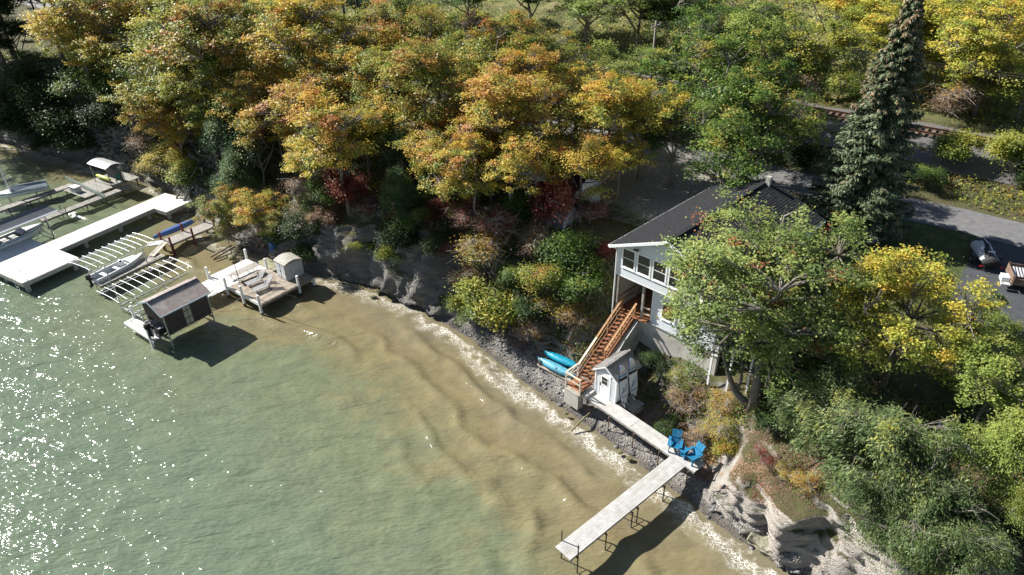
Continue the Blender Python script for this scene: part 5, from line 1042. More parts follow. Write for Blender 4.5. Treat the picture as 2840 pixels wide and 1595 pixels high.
# beach pebbles and the stone bed under the spruce
def pebbles(name, label, P, lo, hi, mt_):
    ico = np.array([(0, 0, 1), (.89, 0, .45), (.28, .85, .45), (-.72, .53, .45), (-.72, -.53, .45), (.28, -.85, .45), (.72, .53, -.45), (-.28, .85, -.45), (-.89, 0, -.45), (-.28, -.85, -.45), (.72, -.53, -.45), (0, 0, -1)])
    fi = np.array([(0,1,2),(0,2,3),(0,3,4),(0,4,5),(0,5,1),(1,6,2),(2,7,3),(3,8,4),(4,9,5),(5,10,1),(2,6,7),(3,7,8),(4,8,9),(5,9,10),(1,10,6),(6,11,7),(7,11,8),(8,11,9),(9,11,10),(10,11,6)])
    k = len(P); sz = rng.uniform(lo, hi, (k, 1, 1))*np.array([1, .8, .55])*rng.uniform(.7, 1.3, (k, 1, 3)); Vv = ico[None]*sz*rng.uniform(.8, 1.2, (k, 12, 1))+P[:, None, :]
    Ff = (fi[None]+12*np.arange(k)[:, None, None]).reshape(-1, 3); return tag(link(name, np_mesh(name, Vv.reshape(-1, 3), Ff, mt_)), label, name.replace('_', ' '), kind='stuff')
P, _, s_, t_ = scatter((fc[:, 2] < 1.0) & (flatf > .75) & (fT > -.3) & (fT < 3.4) & (fS > -6) & (fS < 50), 8000); pebbles('beach_stones', 'dark grey stones covering the beach', P, .02, .065, STONED)
P, _, s_, t_ = scatter((fc[:, 2] < 1.0) & (flatf > .75) & (fT > -.5) & (fT < 3.0) & (fS > -6) & (fS < 62), 420); pebbles('shore_rocks', 'larger dark rocks strewn along the waterline', P, .07, .2, STONED)
P, _, s_, t_ = scatter((fc[:, 2] < 1.0) & (flatf > .75) & (fT > .5) & (fT < 3.4) & (fS > -6) & (fS < 50), 2500); pebbles('pale_beach_stones', 'paler stones among the dark beach stones', P, .02, .055, STONEP)
a_ = rng.uniform(0, 6.283, 1500); r_ = 2.3*np.sqrt(rng.random(1500)); P = np.c_[SPR[0]+r_*np.cos(a_), SPR[1]+r_*np.sin(a_), np.full(1500, SPR[2]+.06)]; pebbles('spruce_stone_bed', 'ring of pale stones around the spruce foot', P, .06, .16, STONEP)
# ================================================================== docks and boats on the left
def plank_deck(t, x0, x1, y0, y1, z, mt_, along='y', w_=.15, gap=.012, singly=True, nm='plank'):
    b = MB(); n_ = max(1, int(round(((x1-x0) if along == 'y' else (y1-y0))/w_))); st_ = ((x1-x0) if along == 'y' else (y1-y0))/n_
    for i in range(n_):
        j = random.uniform(-.004, .004); e = random.uniform(-.02, .02)
        if singly: b = MB()
        if along == 'y': b.b2(x0+i*st_+gap/2, x0+(i+1)*st_-gap/2, y0+e, y1+e, z-.035, z+j)
        else: b.b2(x0+e, x1+e, y0+i*st_+gap/2, y0+(i+1)*st_-gap/2, z-.035, z+j)
        if singly: bd(b, nm, mt_, t)
    if not singly: bd(b, 'planking', mt_, t, kind='stuff')
def posts(t, pts, z1, r_, mt_, nm='post', z0=-1.3, sq=False):
    for x, y in pts:
        if sq: bd(MB().b2(x-r_, x+r_, y-r_, y+r_, z0, z1), nm, mt_, t)
        else: bd(MB().tube([(x, y, z0), (x, y, z1)], r_, 8), nm, mt_, t)
# ---- white T dock
TO, TA = (-41.82, 55.64), -31
td = azthing('concrete_dock', 'wide white T shaped dock with a swim ladder', 'dock', TO, 0., TA)
for y0, y1 in ((-4.9, -2.46), (-2.45, -.0)):
    for x0, x1 in ((-4.6, -2.28), (-2.27, .44), (.45, 3.17)): bd(MB().b2(x0, x1, y0, y1, .92, 1.10), 'slab', CONCW, td)
for i in range(5): bd(MB().b2(-2.27, 0, .01+i*2.0, 2.0+i*2.0, .92, 1.10), 'slab', CONCW, td)
bd(MB().b2(-2.27, 1.94, 10.02, 13.0, .92, 1.10), 'slab', CONCW, td)
for x0, x1, y0, y1 in ((3.17, 3.24, -4.9, 0), (-4.6, 3.24, -4.97, -4.9), (0, .07, .07, 10.0), (-2.34, -2.27, 0, 13), (.07, 3.17, 0, .07), (1.94, 2.01, 10.0, 13), (.07, 1.94, 9.95, 10.02)): bd(MB().b2(x0, x1, y0, y1, .70, 1.08), 'fascia', CONC, td)
posts(td, [(2.9, -4.6), (2.9, -.4), (-.5, -4.6), (-.5, -2), (-.3, 2.6), (-2, 2.6), (-.3, 6.2), (-2, 6.2), (-.3, 9.4), (1.6, 10.4), (1.6, 12.6), (-2, 10), (-3.5, -2.4)], .92, .15, CONC, 'pile', sq=True)
ld = MB()
for x in (2.15, 2.6): ld.tube([(x, -4.4, 1.1), (x, -4.4, 1.75), (x, -4.6, 1.95), (x, -4.95, 1.9), (x, -5.1, 1.6), (x, -5.1, -.6)], .022, 7)
for z in (-.3, 0, .3, .6): ld.tube([(2.15, -5.1, z), (2.6, -5.1, z)], .02, 6)
bd(ld, 'ladder', ALU, td)
# ---- grey stair from the T dock
gs = azthing('dock_stairs', 'grey weathered stairs climbing from the white dock', 'stairs', xf(TO, TA, .6, 12.6)[:2], 1.0, TA)
for i in range(9): bd(MB().b2(-.5, .6, .2+i*.26, .2+i*.26+.25, 1.28+i*.2, 1.32+i*.2), 'tread', GREYW, gs)
for x in (-.55, .65): bd(MB().beam((x, .0, 1.1), (x, 2.6, 3.05), .05, .22), 'stringer', GREYW2, gs); bd(MB().beam((x, .0, 2.0), (x, 2.6, 3.95), .05, .08), 'handrail', GREYW2, gs)
for i in range(6): bd(MB().b2(-.5+i*.3, -.5+i*.3+.29, 2.6, 3.7, 3.04, 3.08), 'landing_board', GREYW, gs)
for i in range(10): bd(MB().b2(.9, 1.9, 3.7+i*.24, 3.7+i*.24+.23, 3.2+i*.2, 3.24+i*.2), 'tread', GREYW, gs)
for x in (.86, 1.94): bd(MB().beam((x, 3.6, 3.0), (x, 6.2, 5.15), .05, .22), 'stringer', GREYW2, gs); bd(MB().beam((x, 3.6, 4.0), (x, 6.2, 6.15), .05, .08), 'handrail', GREYW2, gs)
posts(gs, [(-.5, 2.65), (1.25, 2.65), (1.25, 3.65), (-.5, 3.65)], 4.0, .05, GREYW2, 'rail_post', .5, True)
# ---- far left docks
def plank_dock(label, a, c, w_, z, ext=0., name='plank_dock', mt_=GREYW2, pm=DKMET, grp='old plank docks', every=2.1, rail=False):
    a, c = np.array(a, float), np.array(c, float); d = c-a; L_ = float(np.linalg.norm(d)); d /= L_; a = a-d*ext; L_ += ext; ang = math.degrees(math.atan2(d[1], d[0]))-90
    t = azthing(name, label, 'dock', a, 0., ang, grp); plank_deck(t, -w_/2, w_/2, 0, L_, z, mt_, 'x', .145, .02, False)
    for x in (-w_/2+.06, w_/2-.06): bd(MB().b2(x-.03, x+.03, 0, L_, z-.22, z-.04), 'stringer', GREYW2, t)
    for k_ in range(int(L_/every)+1):
        y = min(.25+k_*every, L_-.2); posts(t, [(-w_/2-.04, y), (w_/2+.04, y)], z+(.55 if rail and k_ % 2 else .05), .04, pm); bd(MB().beam((-w_/2-.08, y+.06, z-.28), (w_/2+.08, y+.06, z-.28), .05, .1), 'cross_beam', GREYW2, t)
    return t
plank_dock('narrow grey plank dock beside the sailboat', (-53.2, 65.2), (-49.0, 71.4), 1.0, .9, 6.)
plank_dock('narrow grey plank dock behind the roofed boat lift', (-47.4, 62.4), (-42.2, 70.7), .95, .9, 0., rail=True)
fp = azthing('dock_platform', 'shaded grey deck platform under the curved shelter', 'dock', (-45.41, 67.34), 0., -32, 'old plank docks')
plank_deck(fp, -4.2, -.05, .0, 6.4, 1.0, GREYW2, 'x', .15, .02, False); posts(fp, [(-4.1, .2), (-.1, .2), (-4.1, 3), (-.1, 3), (-4.1, 6), (-.1, 6)], .95, .06, DKMET)
q = at(288, 452, 3.2); cs = azthing('curved_shelter', 'shelter with a curved grey metal roof on the far dock', 'shelter', q[:2], 1.0, -32)
b = MB(); rg = []
for y in np.linspace(-.95, .95, 9): rg.append((y, 3.05+.34*math.cos(y/.95*1.35)))
for i in range(8):
    for k_ in range(12): pass
for (ya, za), (yb, zb) in zip(rg[:-1], rg[1:]): b.add([(-1.75, ya, za), (1.75, ya, za), (1.75, yb, zb), (-1.75, yb, zb), (-1.75, ya, za-.03), (1.75, ya, za-.03), (1.75, yb, zb-.03), (-1.75, yb, zb-.03)], [(0,1,2,3), (7,6,5,4), (0,4,5,1), (2,6,7,3), (0,3,7,4), (1,5,6,2)])
bd(b, 'roof', mat('pale_grey_roof', (.36, .36, .36), .5, .12, 2, .05), cs); posts(cs, [(-1.55, -.8), (1.55, -.8), (-1.55, .8), (1.55, .8)], 3.08, .05, GREYW2, z0=1.0); bd(MB().b2(-1.5, 1.5, .7, .74, 1.0, 2.3), 'back_screen', mat('dark_screen', (.06, .065, .08), .8, .3, 3, .2), cs)
a, c = at(262, 482, 1.5), at(303, 497, 1.5); ky = kayak('lime yellow kayak leaning under the curved shelter', a, c, 1.25, LIMEK, W_=.75, Hh=.34); ky.rotation_euler.x = R_(-55)
def plastic_chair(label, xy, ang):
    t = azthing('plastic_chair', label, 'chair', xy, 1.0, ang); bd(MB().b2(-.24, .24, -.24, .24, 1.40, 1.43), 'seat', GREENP, t); bd(MB().box((0, .27, 1.68), (.48, .03, .52), 0, (-.15, 'X')), 'backrest', GREENP, t)
    for sx in (-1, 1):
        bd(MB().b2(sx*.27-.025, sx*.27+.025, -.24, .26, 1.62, 1.65), 'armrest', GREENP, t)
        for y in (-.21, .21): bd(MB().b2(sx*.22-.02, sx*.22+.02, y-.02, y+.02, 1.0, 1.40), 'leg', GREENP, t)
plastic_chair('green plastic chair at the right end of the shelter', at(331, 508, 1.0)[:2], 20)
a, c = at(184, 500, 1.0), at(293, 552, 1.0); lr = thing('lattice_rail', 'pale green slatted rail across the far deck', 'railing', (a[0], a[1], 1.0), math.degrees(math.atan2(c[1]-a[1], c[0]-a[0]))); Lr = float(np.linalg.norm((c-a)[:2]))
PGREEN = mat('faded_green_paint', (.34, .42, .38), .7, .15, 4, .1)
for i in range(int(Lr/.3)): MB().box((.15+i*.3, 0, .28), (.16, .025, .5), 0, (.25, 'Y')).build('slat', PGREEN, lr)
for z in (.12, .48): MB().beam((0, .02, z), (Lr, .02, z), .03, .06).build('rail', PGREEN, lr)
q = at(212, 531, 1.0); sb = thing('dock_box', 'white storage box on the far deck', 'box', (q[0], q[1], 1.0), -32); MB().b2(-.5, .5, -.35, .35, .0, .55).build('box', RESIN, sb); MB().b2(-.53, .53, -.38, .38, .555, .62).build('lid', BOATW, sb)
# ---- sailboat
def boat_hull(t, L_, W_, Hh, mh, mi, z0, stripe=None, bow=.9):
    """open hull with transom; x forward"""
    n_ = 13; ro, ri = [], []
    for i in range(n_):
        u_ = i/(n_-1); w_ = W_/2*(1 if u_ < .45 else max(.03, 1-((u_-.45)/.55)**2.4*.97)); kz = z0+.30*Hh*max(0, u_-.55)**1.6*2.2; tz_ = z0+Hh*(1+.16*u_*u_); x = -L_/2+u_*L_
        ro.append([(x, w_, tz_), (x, w_*.93, (tz_+kz)/2), (x, w_*.72, kz+.10*Hh), (x, 0, kz), (x, -w_*.72, kz+.10*Hh), (x, -w_*.93, (tz_+kz)/2), (x, -w_, tz_)])
        fl = z0+.35*Hh; xi = max(x, -L_/2+.08)
        ri.append([(xi, w_*.86, tz_-.01), (xi, w_*.74, fl), (xi, 0, fl), (xi, -w_*.74, fl), (xi, -w_*.86, tz_-.01)])
    b = MB().loft(ro, False, False); b.add(ro[0], [tuple(range(7))]); h_ = bd(b, 'hull', mh, t, True)
    c = MB()
    for i in range(n_-1):
        for s_, j in ((0, 0), (6, 4)): c.add([ro[i][s_], ro[i+1][s_], ri[i+1][j], ri[i][j]], [(0, 1, 2, 3)])
    bd(c, 'gunwale', mh, h_)
    k_ = int(n_*.68); bd(MB().loft(ri[:k_+1], False, False).add([*ri[0]], [(0, 1, 2, 3, 4)]), 'cockpit', mi, t)
    fd_ = MB()
    for i in range(k_, n_-1): fd_.add([ri[i][0], ri[i+1][0], ri[i+1][4], ri[i][4]], [(0, 1, 2, 3)])
    bd(fd_, 'foredeck', mh, t)
    if stripe is not None:
        sg_ = MB()
        for i in range(n_-1):
            for j, s_ in ((0, 1), (6, -1)): A, B_ = ro[i][j], ro[i+1][j]; sg_.add([(A[0], A[1]+s_*.012, A[2]-.05), (B_[0], B_[1]+s_*.012, B_[2]-.05), (B_[0], B_[1]*.985+s_*.012, B_[2]-.16), (A[0], A[1]*.985+s_*.012, A[2]-.16)], [(0, 1, 2, 3)])
        bd(sg_, 'stripe', stripe, h_)
    return h_
def outboard(t, x, z, mt_=BLACK, s_=1.):
    o = bd(MB().loft([[(x-.22*s_+.16*s_*c, .13*s_*d, z+zz_) for c, d in ((1, .8), (1, -.8), (-.6, -1), (-1.3, -.5), (-1.3, .5), (-.6, 1))] for zz_ in (.02, .28, .44)]), 'outboard_motor', mt_, t)
    bd(MB().loft([[(x-.20*s_+a*s_*c, .06*d, z+zz_) for c, d in ((1, 1), (1, -1), (-1, -1), (-1, 1))] for zz_, a in ((.02, .10), (-.5, .08), (-.72, .12))]), 'drive_leg', mt_, o)
    bd(MB().box((x-.33*s_, 0, z-.66), (.05, .36, .1), 0).box((x-.33*s_, 0, z-.66), (.05, .1, .36), 0), 'propeller', DKMET, o); bd(MB().b2(x-.06, x+.08, -.1, .1, z-.15, z+.1), 'bracket', DKMET, o)
a, c = at(-22, 545, 1.5), at(131, 512, 1.5); d = a-c; sbt = azthing('sailboat', 'small white sailboat with tarp cover and tall mast', 'sailboat', ((a+c)/2)[:2], .4, math.degrees(math.atan2(d[1], d[0])))
L_ = float(np.linalg.norm(d[:2])); boat_hull(sbt, L_, 1.55, .62, BOATW, BOATW, 1.0, BOATB)
cv = MB(); cv.add([(-L_/2-.02, -.66, 1.66), (-L_/2-.02, .66, 1.66), (L_*.14, .72, 1.72), (L_*.14, -.72, 1.72), (-L_/2, 0, 1.98), (L_*.14, 0, 2.2)], [(0, 4, 5, 3), (4, 1, 2, 5), (0, 1, 4), (3, 5, 2)]); bd(cv, 'boat_cover', TARP, sbt)
bd(MB().tube([(L_*.17, 0, 1.5), (L_*.17, 0, 8.2)], [.085, .06], 8), 'mast', BOATW, sbt); bd(MB().tube([(L_*.17, 0, 2.15), (-L_*.5, 0, 2.05)], .035, 8), 'boom', ALU, sbt)
for e in ((L_*.48, 0, 1.75), (-L_*.48, 0, 2.02), (L_*.12, .75, 1.68), (L_*.12, -.75, 1.68)): bd(MB().tube([(L_*.17, 0, 7.9), e], .008, 4), 'stay', METAL, sbt)
bd(MB().b2(-L_/2-.1, -L_/2-.04, -.18, .18, .7, 1.6), 'rudder', BOATB, sbt)
sl_ = azthing('boat_lift', 'dark metal lift holding the sailboat above the water', 'boat lift', ((a+c)/2)[:2], 0., math.degrees(math.atan2(d[1], d[0])))
for x in (-1.3, 1.2):
    posts(sl_, [(x, -1.0), (x, 1.0)], 1.7, .05, METAL); bd(MB().beam((x, -1.05, .93), (x, 1.05, .93), .1, .1), 'cradle_beam', METAL, sl_)
# ---- roofed boat lift with motorboat
RA = 59-90; ro_ = np.array([-45.0, 61.2]); yv = np.array([math.cos(R_(59)), math.sin(R_(59))]); rc = ro_-yv*3.6
cl = azthing('roofed_boat_lift', 'boat lift with a grey ribbed metal roof at the left edge', 'boat lift', rc, 0., RA)
for i in range(12):
    x0 = -1.22+i*.204; pk = lambda x: 2.95-.16*abs(x)
    mt_ = BOATW if i == 11 else GREYT
    b = MB(); xs = [x0, x0+.03, x0+.06, x0+.20]; zs_ = [pk(x0)+.0, pk(x0)+.045, pk(x0)+.0, pk(x0+.2)]
    for k_ in range(3): b.add([(xs[k_], -3.6, zs_[k_]), (xs[k_+1], -3.6, zs_[k_+1]), (xs[k_+1], 3.6, zs_[k_+1]), (xs[k_], 3.6, zs_[k_]), (xs[k_], -3.6, zs_[k_]-.02), (xs[k_+1], -3.6, zs_[k_+1]-.02), (xs[k_+1], 3.6, zs_[k_+1]-.02), (xs[k_], 3.6, zs_[k_]-.02)], [(0,1,2,3), (7,6,5,4), (0,4,5,1), (2,6,7,3), (0,3,7,4), (1,5,6,2)])
    bd(b, 'roof_sheet', mt_, cl, label='white translucent roof sheet' if i == 11 else None)
posts(cl, [(-1.1, -2.4), (1.1, -2.4), (-1.1, 2.4), (1.1, 2.4)], 2.72, .055, METAL)
for y in (-2.4, 2.4): bd(MB().beam((-1.15, y, 2.7), (1.15, y, 2.7), .06, .08), 'roof_beam', METAL, cl); bd(MB().beam((-1.15, y, .62), (1.15, y, .62), .09, .1), 'cradle_beam', DKMET, cl)
for x in (-1.1, 1.1): bd(MB().beam((x, -2.4, 2.62), (x, 2.4, 2.62), .05, .08), 'side_beam', METAL, cl); bd(MB().beam((x, -2.4, .3), (x, 2.4, .3), .05, .06), 'side_beam', DKMET, cl); bd(MB().tube([(x, 2.4, 2.6), (x, .8, .7)], .02, 5), 'cable', DKMET, cl)
mb_ = azthing('motorboat', 'white motorboat with blue stripe under the ribbed roof', 'motorboat', rc-yv*.3, .5, 59)
boat_hull(mb_, 5.2, 1.9, .85, BOATW, mat('grey_boat_interior', (.30, .31, .32), .7, .2, 4, .2), .72, BOATB); bd(MB().prism([(.4, 1.6), (.75, 1.95), (.8, 1.95), (.5, 1.6)], 1, -.7, .7), 'windshield', GLASS, mb_)
for x in (-.9, -.1): bd(MB().b2(x-.25, x+.25, -.55, -.1, 1.05, 1.45), 'seat', RESIN, mb_); bd(MB().b2(x-.25, x+.25, .1, .55, 1.05, 1.45), 'seat', RESIN, mb_)
outboard(mb_, -2.6, 1.5)
# ---- bare white canopy frames
def canopy_frame(label, c_, ang, L_, W_, z, zt=.55, ribs=11, lab2=''):
    t = azthing('canopy_frame', label, 'canopy frame', c_, 0., ang, 'bare boat lift canopy frames'); hw = W_/2
    prof = [(-hw, z-.18), (-hw*.97, z), (-hw*.5, z+.06), (0, z+.08), (hw*.5, z+.06), (hw*.97, z), (hw, z-.18)]
    for i in range(ribs):
        y = -L_/2+L_*i/(ribs-1); bd(MB().tube([(x, y, q_) for x, q_ in prof], .022, 6), 'rib', ALU, t)
    for x, q_ in ((-hw, z-.18), (hw, z-.18), (-hw*.5, z+.06), (hw*.5, z+.06)): bd(MB().tube([(x, -L_/2, q_), (x, L_/2, q_)], .03, 6), 'long_bar', ALU, t)
    for x in (-hw+.1, hw-.1):
        for y in (-L_*.3, L_*.3): bd(MB().tube([(x, y, -1.2), (x, y, z-.18)], .05, 8), 'leg', ALU, t)
    for y in (-L_*.3, L_*.3): bd(MB().beam((-hw+.1, y, .55), (hw-.1, y, .55), .09, .1), 'cradle_beam', METAL, t)
    for x in (-.5, .5): bd(MB().beam((x, -L_*.33, .66), (x, L_*.33, .66), .1, .06), 'bunk', METAL, t)
    return t
y1 = np.array([math.cos(R_(60)), math.sin(R_(60))]); c1_ = (np.array([-34.3, 55.8])+np.array([-31.9, 53.8]))/2-y1*3.0
canopy_frame('bare white canopy frame over the small skiff', c1_, 60-90, 6.0, 3.05, 2.75)
y2 = np.array([math.cos(R_(55.5)), math.sin(R_(55.5))]); c2_ = (np.array([-29.1, 51.1])+np.array([-26.4, 48.7]))/2-y2*3.15
canopy_frame('empty bare white canopy frame behind the brown boathouse', c2_, 55.5-90, 6.3, 3.3, 2.75, ribs=11)
sk = azthing('skiff', 'small white skiff with an outboard under the bare frame', 'boat', c1_+np.array([.1, -.15]), .6, 60)
boat_hull(sk, 4.9, 1.45, .6, BOATW, mat('cluttered_grey_interior', (.42, .43, .44), .6, .35, 7, .3, c2=(.62, .64, .66)), .74); outboard(sk, -2.45, 1.35)
for x, w_ in ((-1.4, .35), (-.2, .3), (.8, .3)): bd(MB().b2(x-w_/2, x+w_/2, -.55, .55, 1.16, 1.2), 'bench', ALU, sk)
bd(MB().b2(.15, .5, -.2, .25, 1.2, 1.6), 'console', BOATW, sk); bd(MB().tube([(.3, .0, 1.6), (.25, 0, 1.75)], .12, 10), 'steering_wheel', BLACK, sk)
plank_dock('pale grey dock between the two bare canopy frames', (-35.25, 49.5), (-31.9, 54.6), 1.25, 1.0, 0., mt_=GREYW, pm=METAL, grp='old plank docks')
# ---- red post dock with canoe
rdk = plank_dock('grey dock on red brown posts carrying the blue canoe', (-32.2, 56.35), (-28.7, 60.9), 1.5, 1.2, 0., name='plank_dock', mt_=GREYW, pm=DKMET)
for y in (.1, 2.3, 4.6):
    for x in (-.86, .86): bd(MB().b2(x-.075, x+.075, y-.075, y+.075, -1.2, 2.0), 'tall_post', REDP, rdk)
kayak('dark blue canoe lying upside down on the red post dock', at(426, 662, 1.3), at(545, 612, 1.3), 1.24, CANOE, 'canoe', .85, .42, cat='canoe')
q = at(432, 676, 1.22); pb = thing('plywood_sheet', 'white plywood sheet at the end of the canoe dock', 'board', (q[0], q[1], 1.235), 14); MB().b2(-.75, .75, -.5, .5, 0, .03).build('sheet', RESIN, pb); MB().beam((-.7, -.45, .05), (.7, -.45, .05), .05, .04).build('edge_batten', GREYW2, pb)
a, c = at(424, 712, 1.05), at(462, 672, 1.3); gp_ = thing('gangplank', 'pale loose plank leaning from the middle dock to the canoe dock', 'plank', a, 0); dlt = c-a; MB().beam((0, 0, .03), tuple(dlt+np.array([0, 0, .03])), .24, .04).build('plank', PALEW, gp_); MB().beam((-.3, .1, .03), tuple(dlt+np.array([-.3, .1, .03])), .3, .04).build('plank', GREYW, gp_)
# ---- brown boathouse on a lift
BC, BA = (-25.6, 43.65), 53.
bh = azthing('boathouse', 'brown metal boathouse raised on posts above the water', 'boathouse', BC, 0., BA)
hl, hw_ = 1.85, 1.36; z0_, z1_ = 1.32, 3.28
bwl = MB(); bwl.b2(-hl, hl, -hw_, -hw_+.04, z0_, z1_); bwl.b2(-hl, hl, hw_-.04, hw_, z0_, z1_); bwl.prism([(-hw_, z1_-.7), (hw_, z1_-.7), (hw_, z1_), (0, 3.87), (-hw_, z1_)], 0, hl-.04, hl); bwl.prism([(-hw_, z1_-1.0), (hw_, z1_-1.0), (hw_, z1_), (0, 3.87), (-hw_, z1_)], 0, -hl, -hl+.04); bwl = bd(bwl, 'wall', BROWNW, bh)
rb = MB()
for i in range(31):
    x = -hl+.06+i*(2*hl-.12)/30
    if not (-.33 < x < .28): rb.b2(x-.022, x+.022, -hw_-.016, -hw_-.001, z0_, z1_-.02)
for i in range(18): y = -hw_+.08+i*(2*hw_-.16)/17; rb.b2(-hl-.018, -hl-.001, y-.022, y+.022, z1_-1.0, z1_+.44*(1-abs(y)/hw_))
bd(rb, 'wall_ribs', BROWNW, bwl, kind='stuff')
PLAS = mat('yellowed_plastic', (.46, .42, .32), .4, .2, 3, .05)
wnd = bd(MB().b2(-.34, .29, -hw_-.012, -hw_-.002, z0_+.08, z1_-.1), 'window', mat('window_bars', (.045, .035, .03), .6, .1, 3, 0), bwl)
for i in range(3):
    for j in range(2): x = -.30+j*.305; zz_ = z0_+.14+i*.58; bd(MB().b2(x, x+.265, -hw_-.02, -hw_-.0125, zz_, zz_+.52), 'pane', PLAS, bwl)
rh = MB(); rh.prism([(0, 3.95), (-hw_-.24, z1_-.09), (-hw_-.24, z1_-.13), (0, 3.91)], 0, -hl-.18, hl+.18); rh.prism([(0, 3.95), (hw_+.24, z1_-.09), (hw_+.24, z1_-.13), (0, 3.91)], 0, -hl-.18, hl+.18); rh = bd(rh, 'roof', BROWNR, bh)
for s_ in (-1, 1):
    b = MB()
    for i in range(37):
        x = -hl-.16+i*(2*hl+.32)/36; e = s_*(hw_+.24)
        b.add([(x-.045, 0, 3.951), (x, 0, 3.985), (x+.045, 0, 3.951), (x-.045, e, z1_-.089), (x, e, z1_-.055), (x+.045, e, z1_-.089)], [(0, 1, 4, 3), (1, 2, 5, 4), (3, 4, 5)])
    bd(b, 'corrugations', BROWNR, rh, kind='stuff')
bd(MB().beam((-hl-.2, 0, 3.995), (hl+.2, 0, 3.995), .3, .02), 'ridge_cap', BROWNR, rh)
PB_ = mat('pale_blue_trim', (.42, .52, .60), .6, .1, 4, .05)
bd(MB().b2(-hl-.18, hl+.18, -hw_-.27, -hw_-.245, z1_-.16, z1_-.06), 'fascia', PB_, bh); 
for s_ in (-1, 1): bd(MB().beam((-hl-.2, 0, 3.92), (-hl-.2, s_*(hw_+.25), z1_-.12), .02, .12), 'rake_trim', PB_, bh)
posts(bh, [(-hl+.05, -hw_+.02), (hl-.05, -hw_+.02), (-hl+.05, hw_-.02), (hl-.05, hw_-.02)], z1_-.05, .055, METAL, 'post')
bd(MB().b2(-hl-.05, hl+.05, -.75, -.65, 1.0, 1.12), 'cradle_beam', DKMET, bh); bd(MB().b2(-hl-.05, hl+.05, .65, .75, 1.0, 1.12), 'cradle_beam', DKMET, bh)
for x in (-hl+.05, hl-.05): bd(MB().b2(x-.05, x+.05, -hw_, hw_, .88, .99), 'cradle_beam', DKMET, bh)
bt2 = azthing('runabout', 'dark hulled boat with black outboard inside the boathouse', 'motorboat', xf(BC, BA, -.1, -.05)[:2], .8, BA)
boat_hull(bt2, 4.3, 1.75, .75, mat('black_hull', (.02, .02, .024), .3, .1, 3, .02, spec=.6), mat('grey_boat_interior', (.30, .31, .32)), 1.14); outboard(bt2, -2.2, 1.85, s_=1.15); outboard(bt2, -2.15, 1.8, RESIN, .6)
wk = azthing('white_side_dock', 'short white dock at the lake end of the boathouse', 'dock', xf(BC, BA, -2.1, .0)[:2], 0., BA)
plank_deck(wk, -.5, .35, -.4, 3.85, .9, WDECK, 'y', .145); posts(wk, [(.3, 3.9), (-.52, .1)], 1.95, .09, WHITE, 'post', -1.2, True)
bd(MB().b2(-.52, .37, 3.86, 3.93, .72, .87), 'beam', WHITE, wk); bd(MB().b2(-.57, -.51, -.4, 3.86, .70, .87), 'beam', WHITE, wk)
bu = azthing('bunk_trolley', 'low metal boat bunk beside the empty canopy frame', 'boat bunk', xf(BC, BA, -.4, 2.6)[:2], 0., BA)
for y in (-.4, .4): bd(MB().beam((-1.6, y, .62), (1.5, y, .62), .1, .08), 'bunk', GREYW2, bu)
for x in (-1.2, 1.1): bd(MB().beam((x, -.6, .5), (x, .6, .5), .09, .1), 'cross_beam', METAL, bu); posts(bu, [(x, -.6), (x, .6)], 1.3, .04, METAL)
# ---- white posted deck with loungers and cabinet
DO, DA = (-20.09, 45.72), -38.5
dk = azthing('deck', 'wooden lake deck on white posts with sun loungers', 'deck', DO, 0., DA)
plank_deck(dk, -7.4, -4.5, .0, 3.65, 1.10, WDECK, 'y', .15); plank_deck(dk, -4.48, -.02, .0, 3.65, 1.10, DECKB, 'y', .15); plank_deck(dk, -3.0, .0, 3.67, 5.2, 1.08, DECKB, 'y', .15); plank_deck(dk, -7.3, -4.7, -2.0, -.12, .88, WDECK, 'x', .15)
plank_deck(dk, -6.4, -4.4, 3.7, 5.0, .95, mat('mossy_planks', (.24, .24, .14), .9, .3, 3, .4, c2=(.38, .36, .24)), 'x', .16)
for x0, x1, y0, y1, z_ in ((-7.45, .05, -.09, -.0, .98), (-7.45, .05, 3.655, 3.70, .98), (.0, .06, 0, 5.2, .98), (-7.47, -7.41, 0, 3.65, .98), (-7.3, -4.7, -2.08, -2.0, .78), (-3.0, .06, 5.2, 5.26, .98)): bd(MB().b2(x0, x1, y0, y1, z_-.14, z_+.13 if y0 < 0 else z_+.08), 'rim_board', WHITE if x1 < .055 or y0 < 0 else DECKB, dk)
for y in (.6, 1.9, 3.1): bd(MB().b2(-7.3, -.05, y-.04, y+.04, .82, 1.06), 'joist', GREYW2, dk)
WP = [(-7.45, -.12), (-4.65, -.2), (-2.4, -.15), (.0, -.15), (.05, 3.6), (-7.5, 3.7), (-4.6, 3.75), (.03, 5.1)]
for x, y in WP:
    p_ = bd(MB().b2(x-.085, x+.085, y-.085, y+.085, -1.3, 2.0 if (x, y) != (.03, 5.1) else 1.0), 'white_post', WHITE, dk)
    bd(MB().b2(x-.088, x+.088, y-.088, y+.088, -1.3, .33), 'waterline_band', mat('dark_waterline', (.05, .047, .042), .7, .3, 6, .2), p_)
fpole = azthing('bare_pole', 'tall thin bare pole standing on the deck edge', 'pole', xf(DO, DA, -2.55, -.02)[:2], 1.1, DA); bd(MB().tube([(0, 0, 1.1), (.02, 0, 3.0), (0, .03, 6.9)], [.035, .028, .015], 7), 'pole', DKMET, fpole); bd(MB().tube([(0, 0, 2.0), (0, 0, 2.25)], .05, 7), 'clamp', METAL, fpole)
